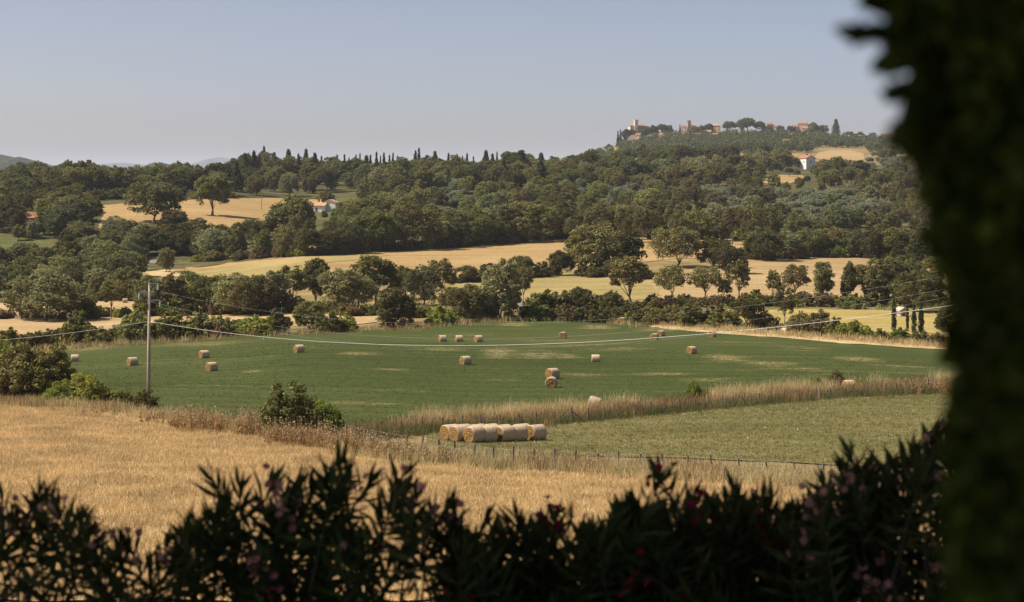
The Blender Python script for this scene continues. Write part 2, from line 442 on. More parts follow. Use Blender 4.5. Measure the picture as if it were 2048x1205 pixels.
# fields (their corners read off the photograph, laid on the terrain)
GREEN_PX = [(60,722),(110,704),(160,692),(350,682),(500,672),(700,664),(860,655),(960,645),(1080,640),(1180,640),(1260,650),(1420,662),(1560,673),(1700,685),(1860,697),(1990,707),(2300,725),
            (2300,772),(1900,775),(1700,783),(1500,793),(1300,808),(1150,822),(1000,835),(850,848),(740,853),(600,862),(450,850),(330,826),(230,797),(130,765)]
sheet('green_field', GREEN_PX, M['green'], 3.0, 0.12, 0.5)
GOLD_PX = [(-500,1205),(-500,815),(-150,806),(0,808),(150,815),(300,835),(420,858),(520,878),(640,905),(760,928),(880,938),(1050,948),(1300,962),(1600,985),(1900,1000),(2500,1010),(2500,1205)]
_, GOLD = sheet('wheat_field', GOLD_PX, M['gold'], 2.0, 0.08, 0.4)
PADDOCK_PX = [(840,905),(860,866),(962,860),(1108,848),(1209,839),(1330,827),(1467,814),(1592,803),(1707,794),(1791,788),(1900,783),(2300,772),(2300,945),(1900,940),(1600,928),(1450,922),(1300,917),(1050,908)]
_, PADDOCK = sheet('paddock', PADDOCK_PX, M['paddock'], 2.0, 0.08, 0.25)
sheet('stubble_field', [(-300,690),(-300,602),(0,604),(120,601),(300,601),(420,612),(560,618),(680,622),(760,622),(790,640),(700,652),(560,655),(420,655),(300,660),(180,668),(60,680)], M['stubble'], 4.0, 0.12)
sheet('grain_field', [(370,536),(460,526),(560,518),(700,508),(900,497),(1040,486),(1140,479),(1300,472),(1400,474),(1500,481),(1510,497),(1500,512),(1320,522),(1180,534),(1040,540),(900,540),(760,545),(560,552),(400,552)], M['orange'], 4.0, 0.12)
sheet('yellow_meadow', [(365,556),(400,538),(560,522),(660,514),(740,510),(780,512),(700,523),(620,530),(640,548),(540,556)], M['meadow'], 4.0, 0.2)
sheet('flower_meadow', [(880,580),(960,556),(1080,547),(1200,546),(1300,548),(1320,575),(1310,600),(1200,604),(1080,604),(960,602)], M['meadow'], 4.0, 0.12)
sheet('hillside_stubble', [(1290,560),(1400,534),(1520,520),(1640,511),(1720,513),(1800,522),(1900,535),(2100,560),(2100,606),(1900,607),(1700,606),(1500,603),(1330,602)], M['tan'], 4.0, 0.12)
M['rape'] = ground_mat('rape_field', ((0.24, 0.19, 0.075), (0.34, 0.265, 0.10), (0.42, 0.32, 0.14)), 0.03, (0.02, 0.15), 0.1, 1.5, (0.44, 0.34, 0.04), 0.51)
sheet('rape_field', [(1400,632),(1480,621),(1600,619),(1750,621),(1900,628),(2100,640),(2100,690),(1900,676),(1800,668),(1700,664),(1560,655),(1450,646)], M['rape'], 3.0, 0.12)
sheet('upland_field', [(180,413),(300,404),(420,399),(560,397),(700,398),(720,408),(690,424),(600,432),(560,452),(520,462),(380,448),(260,455),(195,470),(205,432)], M['orange'], 4.0, 0.15)
sheet('pasture', [(-300,500),(-300,470),(0,474),(60,478),(110,488),(130,498),(60,506)], M['grassy'], 4.0, 0.15)
sheet('house_lawn', [(600,440),(640,402),(700,396),(740,402),(720,425),(680,440)], M['grassy'], 4.0, 0.2)
sheet('hilltop_field', [(1628,318),(1636,307),(1660,301),(1700,301),(1728,309),(1730,320),(1700,325),(1660,322)], M['tan'], 8.0, 0.3)
sheet('clearing', [(1526,366),(1536,355),(1560,351),(1606,352),(1612,358),(1580,368),(1550,372)], M['orange'], 6.0, 0.3)
sheet('bare_patch', [(1290,652),(1420,656),(1520,662),(1600,672),(1700,681),(1860,694),(1920,702),(1860,700),(1700,690),(1600,681),(1420,668),(1330,660)], M['straw_ground'], 2.0, 0.18, 0.7)
sheet('road', [(286,528),(300,517),(340,524),(330,530)], M['asphalt'], 4.0, 0.25, 0.1)
sheet('road', [(985,613),(1010,604),(1060,606),(1120,610),(1110,617),(1040,615)], M['asphalt'], 3.0, 0.2, 0.1)
sheet('path', [(270,548),(290,539),(330,541),(380,552),(340,556),(290,554)], M['straw_ground'], 4.0, 0.2, 0.3)

# far hills, real size and far away
def far_hill(name, ridge, D, depth, mat, base_v=352):
    us = np.array([p[0] for p in ridge], float); vs = np.array([p[1] for p in ridge], float)
    uu = np.linspace(us[0], us[-1], 160)
    vv = np.interp(uu, us, vs)
    vv += np.convolve(rng.normal(0, 1.0, 160), np.ones(5) / 5, 'same') * 1.1
    prof_ = [(-0.5, 0.0), (-0.4, .25), (-0.3, 0.5), (-.2, .74), (-.1, .92), (0, 1), (.15, .9), (.35, .5), (.5, 0)]
    rows = []
    for o, w in prof_:
        d = D + o * depth
        zt = -(vv - VH) * D / F; zb = -90.0
        n = rng.normal(0, 1, 160) * (zt - zb) * 0.012 * (1 if 0 < w < 1 else 0)
        rows.append(np.column_stack([(uu - 1024) / F * D, np.full(160, d), zb + (zt - zb) * w + n]))
    V = np.concatenate(rows); nr = len(rows); nc = 160
    i = np.arange(nr - 1)[:, None] * nc; j = np.arange(nc - 1)[None, :]
    q = np.stack([i + j, i + j + 1, i + nc + j + 1, i + nc + j], -1).reshape(-1, 4)
    o = link(name, mesh_np(name, V, np.full(len(q), 4), q.ravel(), mat, smooth=True))
    return tag(o, kind='structure')
def hill_mat(name, a, b, sc):
    w = N(name); p = w.pos()
    n = w.noise(w.mapped(p, (1, 0.6, 2.0)), sc, 7, 0.7)
    w.base(w.ramp(n, [(0.40, a), (0.56, a), (0.62, b)]))
    return w.m
M['hill'] = hill_mat('hill_wood', (0.035, 0.042, 0.022), (0.15, 0.125, 0.08), 0.008)
M['mountain'] = hill_mat('mountain_wood', (0.06, 0.07, 0.05), (0.16, 0.14, 0.09), 0.002)
far_hill('hill', [(-900,345),(-500,330),(-200,318),(-60,309),(0,309),(12,311),(26,315),(40,313),(55,320),(80,328),(120,338),(180,347)], 5200, 1500, M['hill'])
far_hill('hill', [(150,352),(200,345),(270,338),(300,327),(320,325),(345,330),(360,326),(420,345),(470,350)], 3600, 600, M['hill'])
far_hill('mountain', [(100,350),(180,335),(225,326),(250,325),(300,334),(380,335),(420,318),(440,315),(470,319),(520,330),(640,345),(760,350)], 24000, 6000, M['mountain'])

# ------------------------------------------------------------------ trees: prototypes
def unit(n, r, up=0.0):
    d = r.normal(size=(n, 3)); d[:, 2] += up
    return d / np.linalg.norm(d, axis=1, keepdims=True)

def leaf_quads(C, rad, per, size, r, squash=0.8, up=0.35, rough=0.65, tone=None, droop=0.0):
    """many small leaf sprays on the outside of each twig clump -> quads (n,4,3), tint"""
    n = len(C)
    Cc = np.repeat(C, per, 0); rr = np.repeat(rad, per)
    d = unit(n * per, r, up)
    p = Cc + d * (rr * r.uniform(0.55, 1.08, n * per))[:, None] * np.array([1, 1, squash])
    nr = d + r.normal(size=d.shape) * rough
    nr /= np.linalg.norm(nr, axis=1, keepdims=True)
    t = r.normal(size=d.shape); t[:, 2] -= droop
    t -= (t * nr).sum(1, keepdims=True) * nr; t /= np.linalg.norm(t, axis=1, keepdims=True)
    b = np.cross(nr, t)
    s = size * r.uniform(0.55, 1.25, (n * per, 1))
    k = r.uniform(0.45, 0.9, (n * per, 1))
    q = np.stack([p - t * s, p - b * s * k + t * s * r.uniform(-.3, .3, s.shape), p + t * s, p + b * s * k + t * s * r.uniform(-.3, .3, s.shape)], 1)
    ct = np.repeat(r.uniform(0.0, 1.0, n) if tone is None else tone, per)
    tint = np.clip(0.15 + 0.5 * ct + r.uniform(-.2, .35, n * per), 0, 1)
    return q, tint

def limb_paths(base, fork, tips, r0, r):
    mb = MB()
    pts = [base, base.lerp(fork, .5) + Vector((r.normal() * .12, r.normal() * .12, 0)), fork]
    mb.tube([base - Vector((0, 0, .5))] + pts, [r0 * 1.5, r0 * 1.3, r0, r0 * .8], 8)
    for tp in tips[:9]:
        mid = fork.lerp(tp, .5) + Vector((r.normal() * .3, r.normal() * .3, .35))
        mb.tube([fork - Vector((0, 0, .2)), mid, tp], [r0 * .42, r0 * .22, r0 * .07], 6)
    return mb

PROTO = {}
def reg(kind, crown_me, trunk_me, h): PROTO.setdefault(kind, []).append((crown_me, trunk_me, h))

def make_broad(kind, seed, h, w, trunk_h, nl, ncl, per, leaf, leafmat, barkmat, lobe=(0.36, 0.52), clump=0.2, gap=0.0, squash=1.0, low=-0.35):
    r = np.random.default_rng(seed)
    cz = trunk_h + (h - trunk_h) * 0.5; rz = (h - trunk_h) * 0.5; rx = w * 0.5
    L = []; 
    for i in range(nl):
        z = low + (1 - low) * (i + 0.5) / nl
        a = i * 2.399 + r.uniform(-.5, .5)
        q = max(0, 1 - abs(z) ** 3.2) ** .5
        k = r.uniform(0.5, 0.72)
        L.append((q * math.cos(a) * rx * k, q * math.sin(a) * rx * k, cz + z * rz * (k + .08), r.uniform(*lobe)))
    L.append((0, 0, cz + .1 * rz, .55))
    C = []; RAD = []; T = []
    for li, (x, y, z, lr) in enumerate(L):
        d = unit(ncl, r, 0.25)
        ext = np.array([rx, rx, rz * squash]) * lr
        c = np.array([x, y, z]) + d * ext * r.uniform(.78, 1.02, (ncl, 1))
        keep = np.ones(ncl, bool)
        for lj, (x2, y2, z2, l2) in enumerate(L):
            if lj != li:
                e2 = np.array([rx, rx, rz * squash]) * l2 * .72
                keep &= (((c - [x2, y2, z2]) / e2) ** 2).sum(1) > 1
        keep &= r.uniform(size=ncl) > gap
        keep &= c[:, 2] > trunk_h * 0.55
        lt = r.uniform(0, 1)
        C.append(c[keep]); RAD.append(r.uniform(.7, 1.25, keep.sum()) * clump * rx * .9)
        T.append(np.clip(lt * .5 + r.uniform(0, .5, keep.sum()), 0, 1))
    C = np.concatenate(C); RAD = np.concatenate(RAD); T = np.concatenate(T)
    q, t = leaf_quads(C, RAD, per, leaf, r, tone=T)
    # a thinner fill of leaves within the crown
    ci = np.array([[x, y, z] for x, y, z, _ in L]); 
    q2, t2 = leaf_quads(ci, np.array([l * rx * .8 for *_, l in L]), int(per * 2.2 * (1 - gap)), leaf * 1.15, r)
    q = np.concatenate([q, q2]); t = np.concatenate([t, t2 * .6])
    zmax = q[:, :, 2].max()
    cr = quads_mesh(kind + '_crown', q, leafmat, t)
    tips = sorted([Vector((x * .9, y * .9, z)) for x, y, z, _ in L], key=lambda q: -q.z)[:7 if gap < .15 else 9]
    mb = limb_paths(Vector((0, 0, 0)), Vector((r.normal() * .2, r.normal() * .2, trunk_h * 1.15)), tips, h * (.022 if gap < .15 else .014), r)
    reg(kind, cr, mb.mesh(kind + '_trunk', barkmat, True), zmax)

def make_column(kind, seed, h, w, leafmat, barkmat, n=130, per=34, leaf=.2, cone=0.0, trunk_h=.6, ragged=.1):
    r = np.random.default_rng(seed)
    t = r.uniform(0, 1, n) ** .9
    if cone: prof_ = (1 - t) ** .8 * (1 - .12 * np.sin(t * 40 + seed))
    else: prof_ = np.sin(np.clip(t * 1.02 + .16, 0, 1.0) * math.pi) ** .55 * (1 - t * .25)
    prof_ = np.maximum(prof_, .06)
    a = r.uniform(0, 6.283, n)
    rad = w * .5 * prof_ * r.uniform(.65, 1.0 + ragged, n)
    C = np.column_stack([np.cos(a) * rad, np.sin(a) * rad, trunk_h + t * (h - trunk_h)])
    q, tt = leaf_quads(C, np.clip(w * .16 * (prof_ + .3), .15, 1.2), per, leaf, r, squash=1.5, up=.2, droop=-1.2 if not cone else .4)
    zc = np.linspace(trunk_h + .2, h * .95, 26)
    q2, t2 = leaf_quads(np.column_stack([zc * 0, zc * 0, zc]), np.full(26, w * .24), 30, leaf * 1.4, r)
    q = np.concatenate([q, q2]); tt = np.concatenate([tt, t2 * .4])
    mb = MB(); mb.tube([(0, 0, -.5), (0, 0, h * .4), (0, 0, h * .85)], [w * .09, w * .06, .03], 7)
    reg(kind, quads_mesh(kind + '_crown', q, leafmat, tt), mb.mesh(kind + '_trunk', barkmat, True), h)

def make_umbrella_pine(kind, seed, h, w, leafmat, barkmat):
    r = np.random.default_rng(seed)
    n = 130
    a = r.uniform(0, 6.283, n); rr = np.sqrt(r.uniform(0, 1, n)) * w * .46
    z = h - 1.0 - (rr / (w * .5)) ** 2 * 2.6 - r.uniform(0, 3.6, n)
    C = np.column_stack([np.cos(a) * rr, np.sin(a) * rr, z])
    q, t = leaf_quads(C, r.uniform(.7, 1.2, n), 70, .26, r, squash=.6, up=.7)
    tips = [Vector(C[i]) for i in range(0, n, 8)]
    mb = limb_paths(Vector((0, 0, 0)), Vector((.3, 0, h * .62)), tips, .3, r)
    reg(kind, quads_mesh(kind + '_crown', q, leafmat, t), mb.mesh(kind + '_trunk', barkmat, True), h)

def make_shrub(kind, seed, h, w, leafmat, barkmat, nst=34, per=48, leaf=.15, spiky=.5):
    r = np.random.default_rng(seed)
    C = []; RD = []
    mb = MB()
    for i in range(nst):
        a = r.uniform(0, 6.283); k = math.sqrt(r.uniform(0, 1))
        top = h * (1 - .6 * k ** 2) * r.uniform(1 - spiky * .55, 1.0)
        x, y = math.cos(a) * k * w * .42, math.sin(a) * k * w * .42
        mb.tube([(x * .3, y * .3, -.3), (x * .7, y * .7, top * .5), (x, y, top * .95)], [.06, .04, .015], 5)
        m = max(3, int(top / h * 6))
        for j in range(m):
            f = (j + .5) / m
            C.append((x * (.5 + .5 * f) + r.normal() * w * .05, y * (.5 + .5 * f) + r.normal() * w * .05, top * f))
            RD.append(w * .13 * (1.25 - .75 * f) * r.uniform(.7, 1.2))
    q, t = leaf_quads(np.array(C), np.array(RD), per, leaf, r, squash=1.0, up=.25)
    reg(kind, quads_mesh(kind + '_crown', q, leafmat, t), mb.mesh(kind + '_stems', barkmat, True), max(q[:, :, 2].max() * .97, .5))

M['bark'] = plain_mat('bark', (0.13, 0.10, 0.075), 0.95, 0.4, 6, 0.5)
M['bark_pale'] = plain_mat('pale_bark', (0.22, 0.18, 0.14), 0.95, 0.35, 6, 0.5)
M['oak'] = leaf_mat('oak_leaves', (0.0689, 0.0719, 0.0207), (0.2176, 0.1974, 0.0575), 0.6, 0.3, alt=(0.17, 0.16, 0.07))
M['broad'] = leaf_mat('broadleaf_leaves', (0.0860, 0.0921, 0.0239), (0.2530, 0.2368, 0.0678), 0.55, 0.32, alt=(0.25, 0.25, 0.14))
M['sparse'] = leaf_mat('thin_crown_leaves', (0.1012, 0.0965, 0.0359), (0.2631, 0.2325, 0.0918), 0.35, 0.36)
M['olive'] = leaf_mat('olive_leaves', (0.14, 0.15, 0.09), (0.30, 0.31, 0.195), 0.25)
M['cypress'] = leaf_mat('cypress_leaves', (0.034, 0.044, 0.016), (0.085, 0.098, 0.033), 0.3, 0.12)
M['fir'] = leaf_mat('fir_needles', (0.04, 0.05, 0.022), (0.11, 0.12, 0.046), 0.35, 0.15)
M['pine'] = leaf_mat('pine_needles', (0.055, 0.075, 0.018), (0.125, 0.155, 0.04), 0.35, 0.15)
M['shrub'] = leaf_mat('shrub_leaves', (0.0728, 0.0789, 0.0207), (0.2125, 0.1974, 0.0526), 0.45, 0.28, alt=(0.20, 0.175, 0.065))
M['bright'] = leaf_mat('bright_shrub_leaves', (0.10, 0.12, 0.022), (0.29, 0.30, 0.055), 0.3, 0.35)
M['brown'] = leaf_mat('rusty_shrub_leaves', (0.10, 0.07, 0.03), (0.23, 0.165, 0.07), 0.3)
M['wood'] = leaf_mat('far_wood_leaves', (0.055, 0.066, 0.027), (0.165, 0.172, 0.075), 0.0)

for s in range(7):
    make_broad('oak', 10 + s, 11.5, [11.5, 12.5, 10, 12, 10.5, 13, 9.5][s], [.7, 1.3, .4, 1.5, .2, .9, 1.1][s], [12, 13, 11, 13, 12, 14, 11][s], 32, 40, 0.26, M['oak'], M['bark'], lobe=(.34, .5), low=[-.85, -.7, -.9, -.65, -.95, -.8, -.75][s], clump=.17)
for s in range(5):
    make_broad('broadleaf', 40 + s, 10.5, [8.8, 9.5, 8, 10, 8.4][s], [.8, 1.2, .4, 1.0, .6][s], [12, 13, 11, 13, 12][s], 28, 38, 0.23, M['broad'], M['bark'], gap=.1, low=[-.8, -.7, -.9, -.75, -.85][s], clump=.17)
for s in range(3):
    make_broad('oak', 30 + s, 12, [9.5, 12, 10.5][s], [1.6, 1.0, 2.2][s], [9, 10, 8][s], 22, 44, 0.26, M['oak'], M['bark'], lobe=(.26, .46), gap=.14, low=-.6, clump=.21)
for s in range(5):
    make_broad('sparse', 60 + s, 10.5, [6.5, 7.5, 6, 8, 5.5][s], [2.6, 2.2, 2.4, 2.6, 1.6][s], [11, 13, 10, 12, 11][s], 20, 32, 0.18, M['sparse'], M['bark_pale'], lobe=(.24, .36), clump=.17, gap=.3, low=-.6)
for s in range(3):
    make_broad('narrow', 70 + s, 11, [4.4, 5.0, 4.0][s], [.8, 1.0, .6][s], 14, 22, 34, 0.18, M['sparse'], M['bark_pale'], lobe=(.34, .5), clump=.26, gap=.2, squash=.42, low=-.8)
for s in range(3):
    make_broad('olive', 80 + s, 5.2, [5.6, 5.0, 6.0][s], [1.0, 1.2, .8][s], 8, 24, 44, 0.15, M['olive'], M['bark'], clump=.24, low=-.7)
for s in range(3): make_column('cypress', 90 + s, 13, [2.2, 1.8, 2.6][s], M['cypress'], M['bark'])
for s in range(3): make_column('fir', 95 + s, 13, [5.5, 6.5, 4.6][s], M['fir'], M['bark'], 170, 36, .26, cone=1, trunk_h=1.0, ragged=.35)
for s in range(2): make_umbrella_pine('pine', 100 + s, 11, [10, 8.5][s], M['pine'], M['bark'])
for s in range(5): make_shrub('shrub', 110 + s, 3.6, [4.2, 5.0, 3.4, 4.6, 3.8][s], M['shrub'], M['bark'], spiky=[.5, .8, .4, .7, .6][s])
for s in range(3): make_shrub('bright', 120 + s, 3.0, [4.4, 3.8, 5.0][s], M['bright'], M['bark'], spiky=.7)
for s in range(3): make_shrub('thicket', 135 + s, 5.2, [6.0, 5.0, 6.6][s], M['shrub'], M['bark'], nst=75, per=80, leaf=.12, spiky=.6)
for s in range(2): make_shrub('lime', 145 + s, 3.0, [4.6, 4.0][s], M['bright'], M['bark'], nst=60, per=70, leaf=.085, spiky=.6)
make_shrub('brown', 130, 3.0, 4.0, M['brown'], M['bark'], nst=18, per=30, spiky=.5)

NAMES = {'oak': ('oak_tree', 'tree'), 'broadleaf': ('broadleaf_tree', 'tree'), 'sparse': ('slender_tree', 'tree'), 'narrow': ('narrow_tree', 'tree'),
         'olive': ('olive_tree', 'olive tree'), 'cypress': ('cypress_tree', 'cypress'), 'fir': ('fir_tree', 'conifer'), 'pine': ('pine_tree', 'pine'),
         'shrub': ('shrub', 'shrub'), 'bright': ('shrub', 'shrub'), 'brown': ('shrub', 'shrub'), 'thicket': ('shrub', 'shrub'), 'lime': ('shrub', 'shrub')}
NPLACED = {}
def plant(kind, loc, hm, label, group=None, w=1.0, var=None):
    i = NPLACED[kind] = NPLACED.get(kind, -1) + 1
    cr, tr, h = PROTO[kind][(i * 7 + 3) % len(PROTO[kind])] if var is None else PROTO[kind][var]
    s = hm / h
    nm, cat = NAMES[kind]
    root = empty(nm, (loc[0], loc[1], loc[2] - 0.05), random.uniform(0, 6.283))
    root.scale = (s * w * random.uniform(.95, 1.05), s * w * random.uniform(.95, 1.05), s)
    tag(root, label, cat, group)
    link('crown', cr, root)
    link('stems' if nm == 'shrub' else 'trunk', tr, root)
    return root
def at_px(kind, u, v, hpx, label, group=None, w=1.0, var=None, dmin=45):
    p = G(u, v, dmin)
    return plant(kind, p, hpx * p.y / F, label, group, w, var)

